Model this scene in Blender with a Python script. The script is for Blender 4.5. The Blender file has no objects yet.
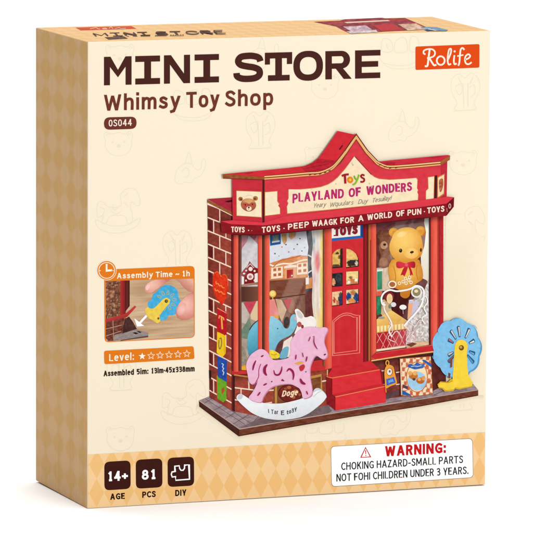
import bpy, bmesh, math, random
from mathutils import Vector, Matrix
import numpy as np
random.seed(5)
scene = bpy.context.scene

# ------------------------------------------------------------------ camera
S = 0.26                                   # box height in metres
RX, RY, RZ = -0.136685, 0.006887, -0.355718
CX, CY, CZ = -3.84032, -11.43316, 2.18200
FPX = 5723.24                                 # focal length for a 533 px wide picture
_r0 = Vector((math.cos(RZ), math.sin(RZ), 0))
FW = Vector((-math.sin(RZ)*math.cos(RX), math.cos(RZ)*math.cos(RX), math.sin(RX)))
_u0 = _r0.cross(FW)
RT = _r0*math.cos(RY) + _u0*math.sin(RY)
UP = -_r0*math.sin(RY) + _u0*math.cos(RY)
EYE = Vector((CX, CY, CZ))*S
cd = bpy.data.cameras.new('camera')
cam = bpy.data.objects.new('camera', cd)
scene.collection.objects.link(cam)
m = Matrix((RT, UP, -FW)).transposed().to_4x4()
m.translation = EYE
cam.matrix_world = m
cd.sensor_width = 36; cd.lens = FPX/533*36
cd.clip_start = 0.05; cd.clip_end = 60
scene.camera = cam

# ------------------------------------------------------------------ light: a product-table studio
scene.view_settings.view_transform = 'Standard'
scene.view_settings.look = 'None'
scene.view_settings.exposure = 0.0
scene.view_settings.gamma = 1.0
world = bpy.data.worlds.new('World'); scene.world = world
world.use_nodes = True
bg = world.node_tree.nodes['Background']
bg.inputs[0].default_value = (1, 1, 1, 1); bg.inputs[1].default_value = 0.12

def softbox(name, loc, target, sx, sy, power):
    l = bpy.data.lights.new(name, 'AREA'); l.shape = 'RECTANGLE'; l.size = sx; l.size_y = sy; l.energy = power
    o = bpy.data.objects.new(name, l); scene.collection.objects.link(o)
    o.location = loc
    o.rotation_euler = (Vector(target)-Vector(loc)).to_track_quat('-Z', 'Y').to_euler()
    return o
softbox('overhead_softbox', (0.3, 1.0, 2.5), (0.3, 1.0, 0), 3.6, 5.6, 158)
softbox('key_softbox', (0.55, -2.5, 0.42), (0.12, 0, 0.10), 1.1, 1.1, 58)

# ------------------------------------------------------------------ helpers
K = 0.62                                   # paper white / ink reflectance scale
def lin(c):
    c = c/255
    return c/12.92 if c <= 0.04045 else ((c+0.055)/1.055)**2.4
def ray(px, py):
    return (FW + RT*((px-266.5)/FPX) - UP*((py-266.5)/FPX))
def front_pt(px, py, off=0.0):
    d = ray(px, py); t = (-off-EYE.y)/d.y
    return EYE + d*t
TOPN = [Vector((0, 0, S)), Vector((0, 0, 1))]
def top_pt(px, py, off=0.0):
    d = ray(px, py); n = TOPN[1]; t = (TOPN[0]+n*(off*4)-EYE).dot(n)/d.dot(n)
    return EYE + d*t
DZ = 6e-6

def vnoise(x, y, s=0):
    xi, yi = math.floor(x), math.floor(y); fx, fy = x-xi, y-yi
    def h(a, b):
        n = (a*374761393 + b*668265263 + s*974711) & 0xffffffff
        n = ((n ^ (n >> 13))*1274126177) & 0xffffffff
        return ((n ^ (n >> 16)) & 0xffff)/65535
    fx = fx*fx*(3-2*fx); fy = fy*fy*(3-2*fy)
    a = h(xi, yi)*(1-fx)+h(xi+1, yi)*fx; b = h(xi, yi+1)*(1-fx)+h(xi+1, yi+1)*fx
    return a*(1-fy)+b*fy
def mixc(a, b, t):
    t = max(0, min(1, t)); return tuple(a[i]*(1-t)+b[i]*t for i in range(3))
def tex(c, amp=14, sx=2.0, sy=2.0, seed=0, tint=(1, 1, 1)):
    def f(x, y):
        n = (vnoise(x/sx, y/sy, seed)-.5)*1.3 + (vnoise(x/sx*2.3, y/sy*2.3, seed+7)-.5)*.7
        return tuple(max(0, min(255, c[i]+n*amp*tint[i])) for i in range(3))
    return f
def grad(c0, c1, p0, p1, amp=0, sx=2.0, sy=2.0, seed=0):
    dx, dy = p1[0]-p0[0], p1[1]-p0[1]; q = dx*dx+dy*dy
    def f(x, y):
        c = mixc(c0, c1, ((x-p0[0])*dx+(y-p0[1])*dy)/q)
        return tex(c, amp, sx, sy, seed)(x, y) if amp else c
    return f
def ball(c0, c1, cx, cy, r, amp=0, pw=1.6):
    def f(x, y):
        t = math.hypot(x-cx, y-cy)/r
        c = mixc(c0, c1, t**pw)
        return tex(c, amp)(x, y) if amp else c
    return f
def smooth(pts, closed=True, n=5):
    out = []; N = len(pts)
    rng = range(N) if closed else range(N-1)
    for i in rng:
        g = (lambda k: pts[k % N]) if closed else (lambda k: pts[max(0, min(N-1, k))])
        p0, p1, p2, p3 = g(i-1), g(i), g(i+1), g(i+2)
        for j in range(n):
            t = j/n
            out.append(tuple(.5*((2*p1[k])+(-p0[k]+p2[k])*t+(2*p0[k]-5*p1[k]+4*p2[k]-p3[k])*t*t+(-p0[k]+3*p1[k]-3*p2[k]+p3[k])*t**3) for k in range(2)))
    if not closed: out.append(tuple(pts[-1]))
    return out
def clean(pts):
    out = []
    for p in pts:
        if not out or math.hypot(p[0]-out[-1][0], p[1]-out[-1][1]) > 1e-4: out.append(p)
    if len(out) > 2 and math.hypot(out[0][0]-out[-1][0], out[0][1]-out[-1][1]) < 1e-4: out.pop()
    return out
def rrect(q, r, n=5):
    """rounded quad: q = four corners, r = radius"""
    out = []
    for i in range(4):
        p, a, b = Vector(q[i]), Vector(q[i-1]), Vector(q[(i+1) % 4])
        da, db = (a-p).normalized(), (b-p).normalized()
        s, e = p+da*r, p+db*r
        for j in range(n+1):
            t = j/n
            v = s*(1-t)**2 + p*2*t*(1-t)*.55 + p*2*t*(1-t)*.45 + e*t*t
            out.append((v.x, v.y))
    return out

def principled(name, rough=0.5, spec=0.3):
    mt = bpy.data.materials.new(name); mt.use_nodes = True
    b = mt.node_tree.nodes['Principled BSDF']
    b.inputs['Roughness'].default_value = rough
    b.inputs['Specular IOR Level'].default_value = spec
    return mt, mt.node_tree, b

def ink_material():
    mt, nt, b = principled('printed_ink', 0.6, 0.03)
    at = nt.nodes.new('ShaderNodeVertexColor'); at.layer_name = 'Ink'
    tc = nt.nodes.new('ShaderNodeTexCoord')
    nz = nt.nodes.new('ShaderNodeTexNoise'); nz.inputs['Scale'].default_value = 900; nz.inputs['Detail'].default_value = 2
    nt.links.new(tc.outputs['Object'], nz.inputs['Vector'])
    mr = nt.nodes.new('ShaderNodeMapRange'); mr.inputs['To Min'].default_value = 0.97; mr.inputs['To Max'].default_value = 1.03
    nt.links.new(nz.outputs['Fac'], mr.inputs['Value'])
    vm = nt.nodes.new('ShaderNodeVectorMath'); vm.operation = 'SCALE'
    nt.links.new(at.outputs['Color'], vm.inputs[0]); nt.links.new(mr.outputs[0], vm.inputs['Scale'])
    nt.links.new(vm.outputs[0], b.inputs['Base Color'])
    return mt
INK = ink_material()

FONT_CACHE = {}
def text_mesh(body, offset=0.0, shear=0.0, space=1.0):
    key = (body, offset, shear, space)
    if key in FONT_CACHE: return FONT_CACHE[key]
    c = bpy.data.curves.new('lettering', 'FONT'); c.body = body; c.size = 1; c.offset = offset
    c.shear = shear; c.space_character = space; c.resolution_u = 4; c.fill_mode = 'FRONT'
    o = bpy.data.objects.new('lettering', c); scene.collection.objects.link(o)
    bpy.context.view_layer.update()
    ev = o.evaluated_get(bpy.context.evaluated_depsgraph_get()); me = ev.to_mesh()
    vs = [(v.co.x, v.co.y) for v in me.vertices]; fs = [tuple(p.vertices) for p in me.polygons]
    ev.to_mesh_clear(); bpy.data.objects.remove(o); bpy.data.curves.remove(c)
    FONT_CACHE[key] = (vs, fs); return vs, fs
CAPH = None
def cap_height():
    global CAPH
    if CAPH is None:
        vs, _ = text_mesh('H'); CAPH = max(v[1] for v in vs)
    return CAPH

class Ink:
    """flat printed artwork: gathers coloured shapes, builds ONE mesh lying on the carton's face"""
    def __init__(s, name, parent, above=(), plane=front_pt, shade=None):
        s.shade = shade
        s.name, s.parent, s.pt = name, parent, plane
        s.L = 1 + max([a if isinstance(a, int) else a.L for a in above], default=0)
        s.v, s.f, s.c = [], [], []
    def _lay(s, keep):
        if not keep: s.L += 1
        return s.L*DZ
    def poly(s, pts, col, sm=False, cell=0, keep=False):
        off = s._lay(keep)
        if sm: pts = smooth(pts, True, sm if sm > 1 else 5)
        pts = clean(pts)
        if s.shade:
            c0, sh_ = col, s.shade
            def col(x, y):
                m_ = sh_(x, y); m_, g_ = m_ if isinstance(m_, tuple) else (m_, 0)
                return tuple(v*m_+(250-v*m_)*g_ for v in (c0(x, y) if callable(c0) else c0))
            if not cell and max(abs(p[1]-pts[0][1]) for p in pts) > 4: cell = 2
        if not cell:
            b = len(s.v); s.v += [s.pt(x, y, off) for x, y in pts]
            s.f.append(tuple(range(b, b+len(pts))))
            s.c.append([col(x, y) if callable(col) else col for x, y in pts])
            return s
        bm = bmesh.new(); bm.faces.new([bm.verts.new((x, y, 0)) for x, y in pts]); bm.normal_update()
        bmesh.ops.triangulate(bm, faces=bm.faces[:], ngon_method='EAR_CLIP')
        x0, x1 = min(p[0] for p in pts), max(p[0] for p in pts); y0, y1 = min(p[1] for p in pts), max(p[1] for p in pts)
        for ax, a, b_ in ((0, x0, x1), (1, y0, y1)):
            k = a+cell
            while k < b_:
                co = (k, 0, 0) if ax == 0 else (0, k, 0); no = (1, 0, 0) if ax == 0 else (0, 1, 0)
                bmesh.ops.bisect_plane(bm, geom=bm.verts[:]+bm.edges[:]+bm.faces[:], plane_co=co, plane_no=no, dist=1e-5)
                k += cell
        bm.verts.ensure_lookup_table(); bm.verts.index_update()
        b = len(s.v)
        cc = [col(v.co.x, v.co.y) if callable(col) else col for v in bm.verts]
        s.v += [s.pt(v.co.x, v.co.y, off) for v in bm.verts]
        for f in bm.faces:
            ids = [v.index for v in f.verts]
            s.f.append(tuple(b+i for i in ids)); s.c.append([cc[i] for i in ids])
        bm.free(); return s
    def line(s, pts, w, col, closed=False, sm=4, keep=False, w1=None, cut=None, taper=False):
        off = s._lay(keep)
        if sm: pts = smooth(pts, closed, sm)
        pts = clean(pts); N = len(pts); A, B = [], []
        for i in range(N):
            p = Vector(pts[i])
            a = Vector(pts[i-1]) if (closed or i > 0) else None
            c = Vector(pts[(i+1) % N]) if (closed or i < N-1) else None
            d = (c-a) if (a is not None and c is not None) else ((c-p) if a is None else (p-a))
            if d.length < 1e-9: d = Vector((1, 0))
            d.normalize(); n = Vector((-d.y, d.x)); ww = (w if w1 is None else w+(w1-w)*i/max(1, N-1))/2
            if a is not None and c is not None:
                e = (p-a).normalized(); k = abs(e.dot(d)); ww = ww/max(k, .6)
            if taper: ww *= max(.12, math.sin(math.pi*(i+.35)/(N-.3)))**.55
            A.append(p+n*ww); B.append(p-n*ww)
        if cut:
            for e, yc in ((0, cut[0]), (N-1, cut[1])):
                if yc is None: continue
                d = (Vector(pts[1])-Vector(pts[0])) if e == 0 else (Vector(pts[-1])-Vector(pts[-2]))
                A[e] += d*((yc-A[e].y)/d.y); B[e] += d*((yc-B[e].y)/d.y)
        b = len(s.v)
        for i in range(N): s.v.append(s.pt(A[i].x, A[i].y, off)); s.v.append(s.pt(B[i].x, B[i].y, off))
        for i in range(N if closed else N-1):
            j = (i+1) % N
            s.f.append((b+2*i, b+2*i+1, b+2*j+1, b+2*j))
            q = [A[i], B[i], B[j], A[j]]
            s.c.append([col(p.x, p.y) if callable(col) else col for p in q])
        return s
    def ell(s, cx, cy, rx, ry, col, rot=0, n=28, a0=0, a1=360, keep=False, cell=0):
        c, q = math.cos(math.radians(rot)), math.sin(math.radians(rot)); pts = []
        full = (a1-a0) >= 360
        for i in range(n if full else n+1):
            t = math.radians(a0+(a1-a0)*i/n); x, y = rx*math.cos(t), ry*math.sin(t)
            pts.append((cx+x*c-y*q, cy+x*q+y*c))
        return s.poly(pts, col, keep=keep, cell=cell)
    def ring(s, cx, cy, rx, ry, w, col, n=32, keep=False):
        return s.line([(cx+rx*math.cos(2*math.pi*i/n), cy+ry*math.sin(2*math.pi*i/n)) for i in range(n)], w, col, True, 0, keep)
    def text(s, body, p0, p1, h, col, bold=0.0, shear=0.0, space=1.0, keep=False, wob=0.0):
        """baseline from p0 to p1 (the ink's own left and right ends), capital height h"""
        off = s._lay(keep); vs, fs = text_mesh(body, bold, shear, space)
        x0, x1 = min(v[0] for v in vs), max(v[0] for v in vs); ch = cap_height(); b = len(s.v)
        for x, y in vs:
            t = (x-x0)/(x1-x0); X = p0[0]+(p1[0]-p0[0])*t; Y = p0[1]+(p1[1]-p0[1])*t - y/ch*h
            if wob: Y += wob*math.sin(t*41)+wob*.6*math.sin(t*97+1); X += wob*.4*math.sin(t*57+y*3)
            s.v.append(s.pt(X, Y, off))
        for f in fs: s.f.append(tuple(b+i for i in f)); s.c.append([col]*len(f))
        return s
    def done(s, label=None):
        me = bpy.data.meshes.new(s.name); me.from_pydata([tuple(v) for v in s.v], [], s.f)
        at = me.color_attributes.new('Ink', 'FLOAT_COLOR', 'CORNER')
        flat = []
        for cs in s.c:
            for c in cs: flat += [lin(c[0])*K, lin(c[1])*K, lin(c[2])*K, 1]
        # from_pydata keeps the loop order
        at.data.foreach_set('color', flat)
        nrm = Vector((0, -1, 0)) if s.pt is front_pt else Vector((0, 0, 1))
        bm = bmesh.new(); bm.from_mesh(me)
        bad = [f for f in bm.faces if f.normal.dot(nrm) < 0]
        bmesh.ops.reverse_faces(bm, faces=bad); bm.to_mesh(me); bm.free()
        me.materials.append(INK)
        o = bpy.data.objects.new(s.name, me); scene.collection.objects.link(o); o.parent = s.parent
        if label: o['label'] = label
        return o
# ------------------------------------------------------------------ a plain sans alphabet drawn as strokes (cap height 1)
def _O(w, y0=0.0, y1=1.0, n=22):
    return [(w/2+w/2*math.copysign(abs(math.cos(2*math.pi*i/n))**.86, math.cos(2*math.pi*i/n)), (y0+y1)/2+(y1-y0)/2*math.copysign(abs(math.sin(2*math.pi*i/n))**.86, math.sin(2*math.pi*i/n))) for i in range(n)]
X = .73
GLY = {
 'A': (.60, [([(0, 0), (.30, 1), (.60, 0)], 0), ([(.11, .30), (.49, .30)], 0)]),
 'B': (.46, [([(0, 0), (0, 1)], 0), ([(0, 1), (.25, 1), (.40, .9), (.40, .65), (.25, .53), (0, .53)], 1), ([(0, .53), (.28, .53), (.46, .42), (.46, .12), (.28, 0), (0, 0)], 1)]),
 'C': (.50, [([(.50, .9), (.41, .98), (.3, 1), (.1, .86), (0, .5), (.1, .14), (.3, 0), (.42, .02), (.50, .1)], 1)]),
 'D': (.54, [([(0, 0), (0, 1)], 0), ([(0, 1), (.25, 1), (.47, .85), (.54, .5), (.47, .15), (.25, 0), (0, 0)], 1)]),
 'E': (.40, [([(.40, 1), (0, 1), (0, 0), (.40, 0)], 0), ([(0, .53), (.35, .53)], 0)]),
 'F': (.40, [([(.40, 1), (0, 1), (0, 0)], 0), ([(0, .50), (.35, .50)], 0)]),
 'G': (.54, [([(.52, .9), (.42, .98), (.3, 1), (.1, .86), (0, .5), (.1, .14), (.3, 0), (.45, .03), (.54, .1)], 1), ([(.54, .1), (.54, .45), (.34, .45)], 0)]),
 'H': (.54, [([(0, 0), (0, 1)], 0), ([(.54, 0), (.54, 1)], 0), ([(0, .52), (.54, .52)], 0)]),
 'I': (0.0, [([(0, 0), (0, 1)], 0)]),
 'K': (.50, [([(0, 0), (0, 1)], 0), ([(.48, 1), (.02, .42)], 0), ([(.17, .6), (.50, 0)], 0)]),
 'L': (.38, [([(0, 1), (0, 0), (.38, 0)], 0)]),
 'M': (.70, [([(0, 0), (0, 1), (.35, .25), (.70, 1), (.70, 0)], 0)]),
 'N': (.54, [([(0, 0), (0, 1), (.54, 0), (.54, 1)], 0)]),
 'O': (.60, [(_O(.60), 2)]),
 'P': (.44, [([(0, 0), (0, 1)], 0), ([(0, 1), (.26, 1), (.44, .88), (.44, .58), (.26, .46), (0, .46)], 1)]),
 'R': (.48, [([(0, 0), (0, 1)], 0), ([(0, 1), (.26, 1), (.43, .89), (.43, .62), (.26, .50), (0, .50)], 1), ([(.22, .48), (.48, 0)], 0)]),
 'S': (.44, [([(.42, .88), (.32, .98), (.20, 1), (.05, .92), (.03, .74), (.12, .60), (.30, .48), (.43, .35), (.42, .12), (.26, 0), (.12, .02), (0, .12)], 1)]),
 'T': (.52, [([(0, 1), (.52, 1)], 0), ([(.26, 1), (.26, 0)], 0)]),
 'U': (.52, [([(0, 1), (0, .32), (.07, .08), (.26, 0), (.45, .08), (.52, .32), (.52, 1)], 1)]),
 'W': (.86, [([(0, 1), (.20, 0), (.43, .92), (.66, 0), (.86, 1)], 0)]),
 'Y': (.54, [([(0, 1), (.27, .42), (.54, 1)], 0), ([(.27, .42), (.27, 0)], 0)]),
 'Z': (.46, [([(0, 1), (.46, 1), (0, 0), (.46, 0)], 0)]),
 'a': (.38, [([(.04, .64), (.16, .73), (.30, .70), (.38, .52), (.38, 0)], 1), ([(.38, .42), (.18, .40), (.02, .30), (.02, .08), (.16, 0), (.38, .12)], 1)]),
 'b': (.42, [([(0, 0), (0, 1.06)], 0), ([(0, .58), (.20, .73), (.36, .66), (.42, .38), (.36, .08), (.20, 0), (0, .12)], 1)]),
 'd': (.42, [([(.42, 0), (.42, 1.06)], 0), ([(.42, .58), (.22, .73), (.06, .66), (0, .38), (.06, .08), (.22, 0), (.42, .12)], 1)]),
 'e': (.42, [([(.01, .40), (.40, .40)], 0), ([(.42, .40), (.40, .60), (.24, .73), (.07, .66), (0, .38), (.07, .08), (.24, 0), (.40, .07)], 1)]),
 'h': (.40, [([(0, 0), (0, 1.06)], 0), ([(0, .52), (.14, .70), (.30, .72), (.40, .56), (.40, 0)], 1)]),
 'i': (0.0, [([(0, 0), (0, X)], 0), ([(0, 1.08), (0, 1.11)], 0)]),
 'l': (0.02, [([(0, 1.06), (0, 0)], 0)]),
 'm': (.70, [([(0, 0), (0, X)], 0), ([(0, .52), (.12, .70), (.26, .72), (.35, .56), (.35, 0)], 1), ([(.35, .52), (.47, .70), (.61, .72), (.70, .56), (.70, 0)], 1)]),
 'n': (.40, [([(0, 0), (0, X)], 0), ([(0, .52), (.14, .70), (.30, .72), (.40, .56), (.40, 0)], 1)]),
 'o': (.46, [(_O(.46, 0, X), 2)]),
 'p': (.42, [([(0, -.28), (0, X)], 0), ([(0, .60), (.20, .73), (.36, .66), (.42, .38), (.36, .08), (.20, 0), (0, .10)], 1)]),
 'g': (.42, [([(.42, .73), (.42, -.1), (.34, -.26), (.16, -.28), (.04, -.2)], 1), ([(.42, .58), (.22, .73), (.06, .66), (0, .40), (.06, .12), (.22, .04), (.42, .16)], 1)]),
 'r': (.26, [([(0, 0), (0, X)], 0), ([(0, .48), (.10, .68), (.26, .72)], 1)]),
 't': (.28, [([(.08, .94), (.08, .12), (.16, 0), (.28, .02)], 1), ([(0, .70), (.27, .70)], 0)]),
 'q': (.42, [([(.42, .73), (.42, -.28)], 0), ([(.42, .58), (.22, .73), (.06, .66), (0, .38), (.06, .08), (.22, 0), (.42, .12)], 1)]),
 'u': (.40, [([(.40, X), (.40, 0)], 0), ([(0, X), (0, .16), (.10, .02), (.26, .02), (.40, .20)], 1)]),
 '!': (0.0, [([(0, 1), (0, .32)], 0), ([(0, 0), (0, .05)], 0)]),
 's': (.34, [([(.32, .64), (.18, .73), (.04, .66), (.04, .50), (.18, .38), (.33, .28), (.32, .08), (.16, 0), (0, .08)], 1)]),
 'v': (.42, [([(0, X), (.21, 0), (.42, X)], 0)]),
 'x': (.40, [([(0, X), (.40, 0)], 0), ([(.40, X), (0, 0)], 0)]),
 'y': (.44, [([(0, X), (.21, .07)], 0), ([(.44, X), (.20, -.04), (.12, -.24), (-.02, -.28)], 0)]),
 '0': (.44, [(_O(.44), 2)]),
 '1': (.34, [([(.19, 1), (.19, 0)], 0), ([(.0, .80), (.19, .97)], 3), ([(.02, 0), (.36, 0)], 3)]),
 '3': (.42, [([(.02, .92), (.18, 1), (.36, .94), (.38, .72), (.28, .56), (.12, .53)], 1), ([(.12, .53), (.32, .48), (.42, .30), (.38, .08), (.20, 0), (0, .08)], 1)]),
 '4': (.48, [([(.36, 0), (.36, 1), (0, .28), (.48, .28)], 0)]),
 '5': (.42, [([(.38, 1), (.05, 1), (.03, .55)], 0), ([(.03, .55), (.2, .62), (.36, .55), (.42, .32), (.36, .08), (.18, 0), (0, .08)], 1)]),
 '8': (.44, [([(.22+.18*math.sin(a), .76+.24*math.cos(a)) for a in [2*math.pi*i/16 for i in range(16)]], 2), ([(.22+.22*math.sin(a), .26+.26*math.cos(a)) for a in [2*math.pi*i/18 for i in range(18)]], 2)]),
 '+': (.44, [([(0, .42), (.44, .42)], 0), ([(.22, .20), (.22, .64)], 0)]),
 '-': (.24, [([(0, .38), (.24, .38)], 0)]),
 '~': (.46, [([(0, .38), (.10, .48), (.23, .42), (.36, .36), (.46, .46)], 1)]),
 ':': (0.0, [([(0, .0), (0, .06)], 0), ([(0, .62), (0, .68)], 0)]),
 '.': (0.0, [([(0, 0), (0, .05)], 0)]),
 '·': (0.0, [([(0, .40), (0, .46)], 0)]),
}
def stext(s, body, p0, p1, h, w, col, gap=.15, shear=0.0, wob=0.0):
    """stroke lettering: ink runs from p0 to p1 along the baseline, capital height h, stroke width w"""
    ww = w/h; lay, x = [], 0.0
    for ch in body:
        if ch == ' ': x += .34; continue
        g = GLY[ch]; lay.append((g, x)); x += g[0]+ww+gap
    tot = lay[-1][1]+lay[-1][0][0]
    span = math.hypot(p1[0]-p0[0], p1[1]-p0[1])-w; k = span/tot
    base = s.L; mx = 0; rr = random.Random(len(body)*7+3)
    sl = (p1[1]-p0[1])/(p1[0]-p0[0])
    for g, gx in lay:
        n_ = 0
        def limb(q2):
            nonlocal n_, mx
            q2 = list(q2); cut = []
            for e, o_ in ((0, 1), (-1, -2)):
                a, c = Vector(q2[e]), Vector(q2[o_]); d = a-c
                if abs(d.y) > .55*abs(d.x): cut.append(a.y+math.copysign(w/2, d.y)); q2[e] = (a.x, cut[-1])
                else: cut.append(None); q2[e] = tuple(a+d.normalized()*w/2)
            s.L = base+n_; s.line(q2, w, col, False, 0, cut=cut); n_ += 1; mx = max(mx, n_)
        jy, ja = (rr.uniform(-wob, wob), rr.uniform(-wob, wob)*.05) if wob else (0, 0)
        for i, (pts, mode) in enumerate(g[1]):
            q = []
            for x_, y_ in pts:
                yy = y_*(h-w)+w/2+jy if y_ >= 0 else y_*h+w/2
                X_ = p0[0]+w/2+(gx+x_)*k+shear*y_*h+ja*y_*h; q.append((X_, p0[1]+sl*(X_-p0[0])-yy))
            if mode == 0 and len(q) == 2: limb(q); continue
            if mode == 0:      # sharp corners: butt separate limbs together
                runs, cur = [], [q[0]]
                for j in range(1, len(q)):
                    cur.append(q[j])
                    if j < len(q)-1 and (Vector(q[j])-Vector(q[j-1])).angle(Vector(q[j+1])-Vector(q[j])) > 1.75: runs.append(cur); cur = [q[j]]
                runs.append(cur)
                for j, q2 in enumerate(runs): limb(q2)
                continue
            if mode in (0, 1):      # square ends
                if mode == 1: q = smooth(q, False, 4)
                ok = lambda p: i == 0 or (p[1] in (0, X) and p[0] != 0)
                if ok(pts[0]): a, b = Vector(q[0]), Vector(q[1]); q[0] = tuple(a+(a-b).normalized()*w/2)
                if ok(pts[-1]): a, b = Vector(q[-1]), Vector(q[-2]); q[-1] = tuple(a+(a-b).normalized()*w/2)
            s.L = base+n_; s.line(q, w, col, mode == 2, 0); n_ += 1; mx = max(mx, n_)
    s.L = base+mx
    return s
Ink.stext = stext

def empty(name, parent=None, loc=(0, 0, 0)):
    o = bpy.data.objects.new(name, None); scene.collection.objects.link(o); o.location = loc
    o.empty_display_size = .02
    if parent: o.parent = parent
    return o

# ------------------------------------------------------------------ setting: white seamless table
def setting():
    mt, nt, b = principled('white_paper_sweep', 0.9, 0.05)
    nz = nt.nodes.new('ShaderNodeTexNoise'); nz.inputs['Scale'].default_value = 3
    tc = nt.nodes.new('ShaderNodeTexCoord'); nt.links.new(tc.outputs['Object'], nz.inputs['Vector'])
    cr = nt.nodes.new('ShaderNodeValToRGB')
    cr.color_ramp.elements[0].color = (.935, .935, .935, 1); cr.color_ramp.elements[1].color = (.955, .955, .955, 1)
    nt.links.new(nz.outputs['Fac'], cr.inputs[0]); nt.links.new(cr.outputs[0], b.inputs['Base Color'])
    prof = [(-2.2, 0), (-1, 0), (0, 0), (1, 0), (2, 0), (2.8, 0)]
    R = 1.0
    for i in range(1, 13):
        a = math.pi/2*i/12; prof.append((2.8+R*math.sin(a), R-R*math.cos(a)))
    prof.append((3.8, 2.6))
    vs, fs = [], []
    for y, z in prof: vs += [(-2.6, y, z+ZF), (2.6, y, z+ZF)]
    for i in range(len(prof)-1): fs.append((2*i, 2*i+1, 2*i+3, 2*i+2))
    me = bpy.data.meshes.new('tabletop'); me.from_pydata(vs, [], fs); me.materials.append(mt)
    for p in me.polygons: p.use_smooth = True
    o = bpy.data.objects.new('tabletop', me); scene.collection.objects.link(o); o['kind'] = 'structure'

# ------------------------------------------------------------------ the carton
W_, D_ = 0.92394*S, 0.34747*S
def near(px, py, ideal):
    d = ray(px, py).normalized(); return EYE + d*((Vector(ideal)-EYE).dot(d))
C = {'FTL': front_pt(87.75, 41.8), 'FBL': front_pt(87.15, 508.6), 'FTR': front_pt(490.5, 30.5), 'FBR': front_pt(485.3, 484.6),
     'BTL': near(35.65, 27.5, (0, D_, S)), 'BBL': near(35.65, 480.5, (0, D_, 0)), 'BTR': near(432.5, 16.5, (W_, D_, S)),
     'BBR': Vector((W_-.002, D_, 0))}
ZF = min(C[k].z for k in ('FBL', 'FBR', 'BBL')) - 0.0001
TOPN[0] = C['FTL']; TOPN[1] = (C['FTR']-C['FTL']).cross(C['BTL']-C['FTL']).normalized()
C['BTR'] = top_pt(432.5, 16.5)

def cream_material():
    mt, nt, b = principled('cream_coated_card', 0.55, 0.05)
    tc = nt.nodes.new('ShaderNodeTexCoord'); nz = nt.nodes.new('ShaderNodeTexNoise')
    nz.inputs['Scale'].default_value = 500; nz.inputs['Detail'].default_value = 3
    nt.links.new(tc.outputs['Object'], nz.inputs['Vector'])
    mx = nt.nodes.new('ShaderNodeMix'); mx.data_type = 'RGBA'
    a = [lin(v)*K for v in (253, 239, 212)]; c = [lin(v)*K for v in (254, 241, 216)]
    mx.inputs[6].default_value = (*a, 1); mx.inputs[7].default_value = (*c, 1)
    nt.links.new(nz.outputs['Fac'], mx.inputs[0]); nt.links.new(mx.outputs[2], b.inputs['Base Color'])
    n2 = nt.nodes.new('ShaderNodeTexNoise'); n2.inputs['Scale'].default_value = 14; n2.inputs['Detail'].default_value = 2
    nt.links.new(tc.outputs['Object'], n2.inputs['Vector'])
    bp = nt.nodes.new('ShaderNodeBump'); bp.inputs['Strength'].default_value = .12; bp.inputs['Distance'].default_value = .002
    nt.links.new(n2.outputs['Fac'], bp.inputs['Height']); nt.links.new(bp.outputs[0], b.inputs['Normal'])
    return mt
def argyle_material(name, axes, du, dv, ca, cb, origin=(0, 0), streak=0.0, soft=False):
    """argyle diamonds of width du and height dv; axes = which two object axes span the face"""
    mt, nt, b = principled(name, 0.55, 0.05); N = nt.nodes; Lk = nt.links
    tc = N.new('ShaderNodeTexCoord'); sp = N.new('ShaderNodeSeparateXYZ'); Lk.new(tc.outputs['Object'], sp.inputs[0])
    def math_(op, a, bb):
        n = N.new('ShaderNodeMath'); n.operation = op
        for i, q in enumerate((a, bb)):
            if isinstance(q, (int, float)): n.inputs[i].default_value = q
            else: Lk.new(q, n.inputs[i])
        return n.outputs[0]
    u = math_('DIVIDE', math_('SUBTRACT', sp.outputs[axes[0]], origin[0]), du)
    v = math_('DIVIDE', math_('SUBTRACT', sp.outputs[axes[1]], origin[1]), dv)
    cx = N.new('ShaderNodeCombineXYZ'); Lk.new(math_('ADD', u, v), cx.inputs[0]); Lk.new(math_('SUBTRACT', u, v), cx.inputs[1]); cx.inputs[2].default_value = .5
    ck = N.new('ShaderNodeTexChecker'); ck.inputs['Scale'].default_value = 1.0
    ck.inputs['Color1'].default_value = (*[lin(q)*K for q in ca], 1); ck.inputs['Color2'].default_value = (*[lin(q)*K for q in cb], 1)
    Lk.new(cx.outputs[0], ck.inputs['Vector'])
    col = ck.outputs['Color']
    if soft:
        sa = math_('SINE', math_('MULTIPLY', math_('ADD', u, v), math.pi), 0); sb = math_('SINE', math_('MULTIPLY', math_('SUBTRACT', u, v), math.pi), 0)
        fac = math_('MULTIPLY_ADD', math_('MULTIPLY', sa, sb), 2.2); N[-1].inputs[2].default_value = .5; N[-1].use_clamp = True
        mx = N.new('ShaderNodeMix'); mx.data_type = 'RGBA'; Lk.new(fac, mx.inputs[0])
        mx.inputs[6].default_value = (*[lin(q)*K for q in cb], 1); mx.inputs[7].default_value = (*[lin(q)*K for q in ca], 1); col = mx.outputs[2]
    mp = N.new('ShaderNodeMapping'); Lk.new(tc.outputs['Object'], mp.inputs[0])
    mp.inputs['Scale'].default_value = (300, 300, 18 if axes[1] == 2 else 300)
    nz = N.new('ShaderNodeTexNoise'); nz.inputs['Scale'].default_value = 1; nz.inputs['Detail'].default_value = 3
    Lk.new(mp.outputs[0], nz.inputs['Vector'])
    mr = N.new('ShaderNodeMapRange'); mr.inputs['To Min'].default_value = 1-streak; mr.inputs['To Max'].default_value = 1+streak
    Lk.new(nz.outputs['Fac'], mr.inputs['Value'])
    vm = N.new('ShaderNodeVectorMath'); vm.operation = 'SCALE'; Lk.new(col, vm.inputs[0]); Lk.new(mr.outputs[0], vm.inputs['Scale'])
    Lk.new(vm.outputs[0], b.inputs['Base Color'])
    return mt
PXM = S/467.0                              # metres per photo pixel on the front
CREAM = cream_material()
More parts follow.
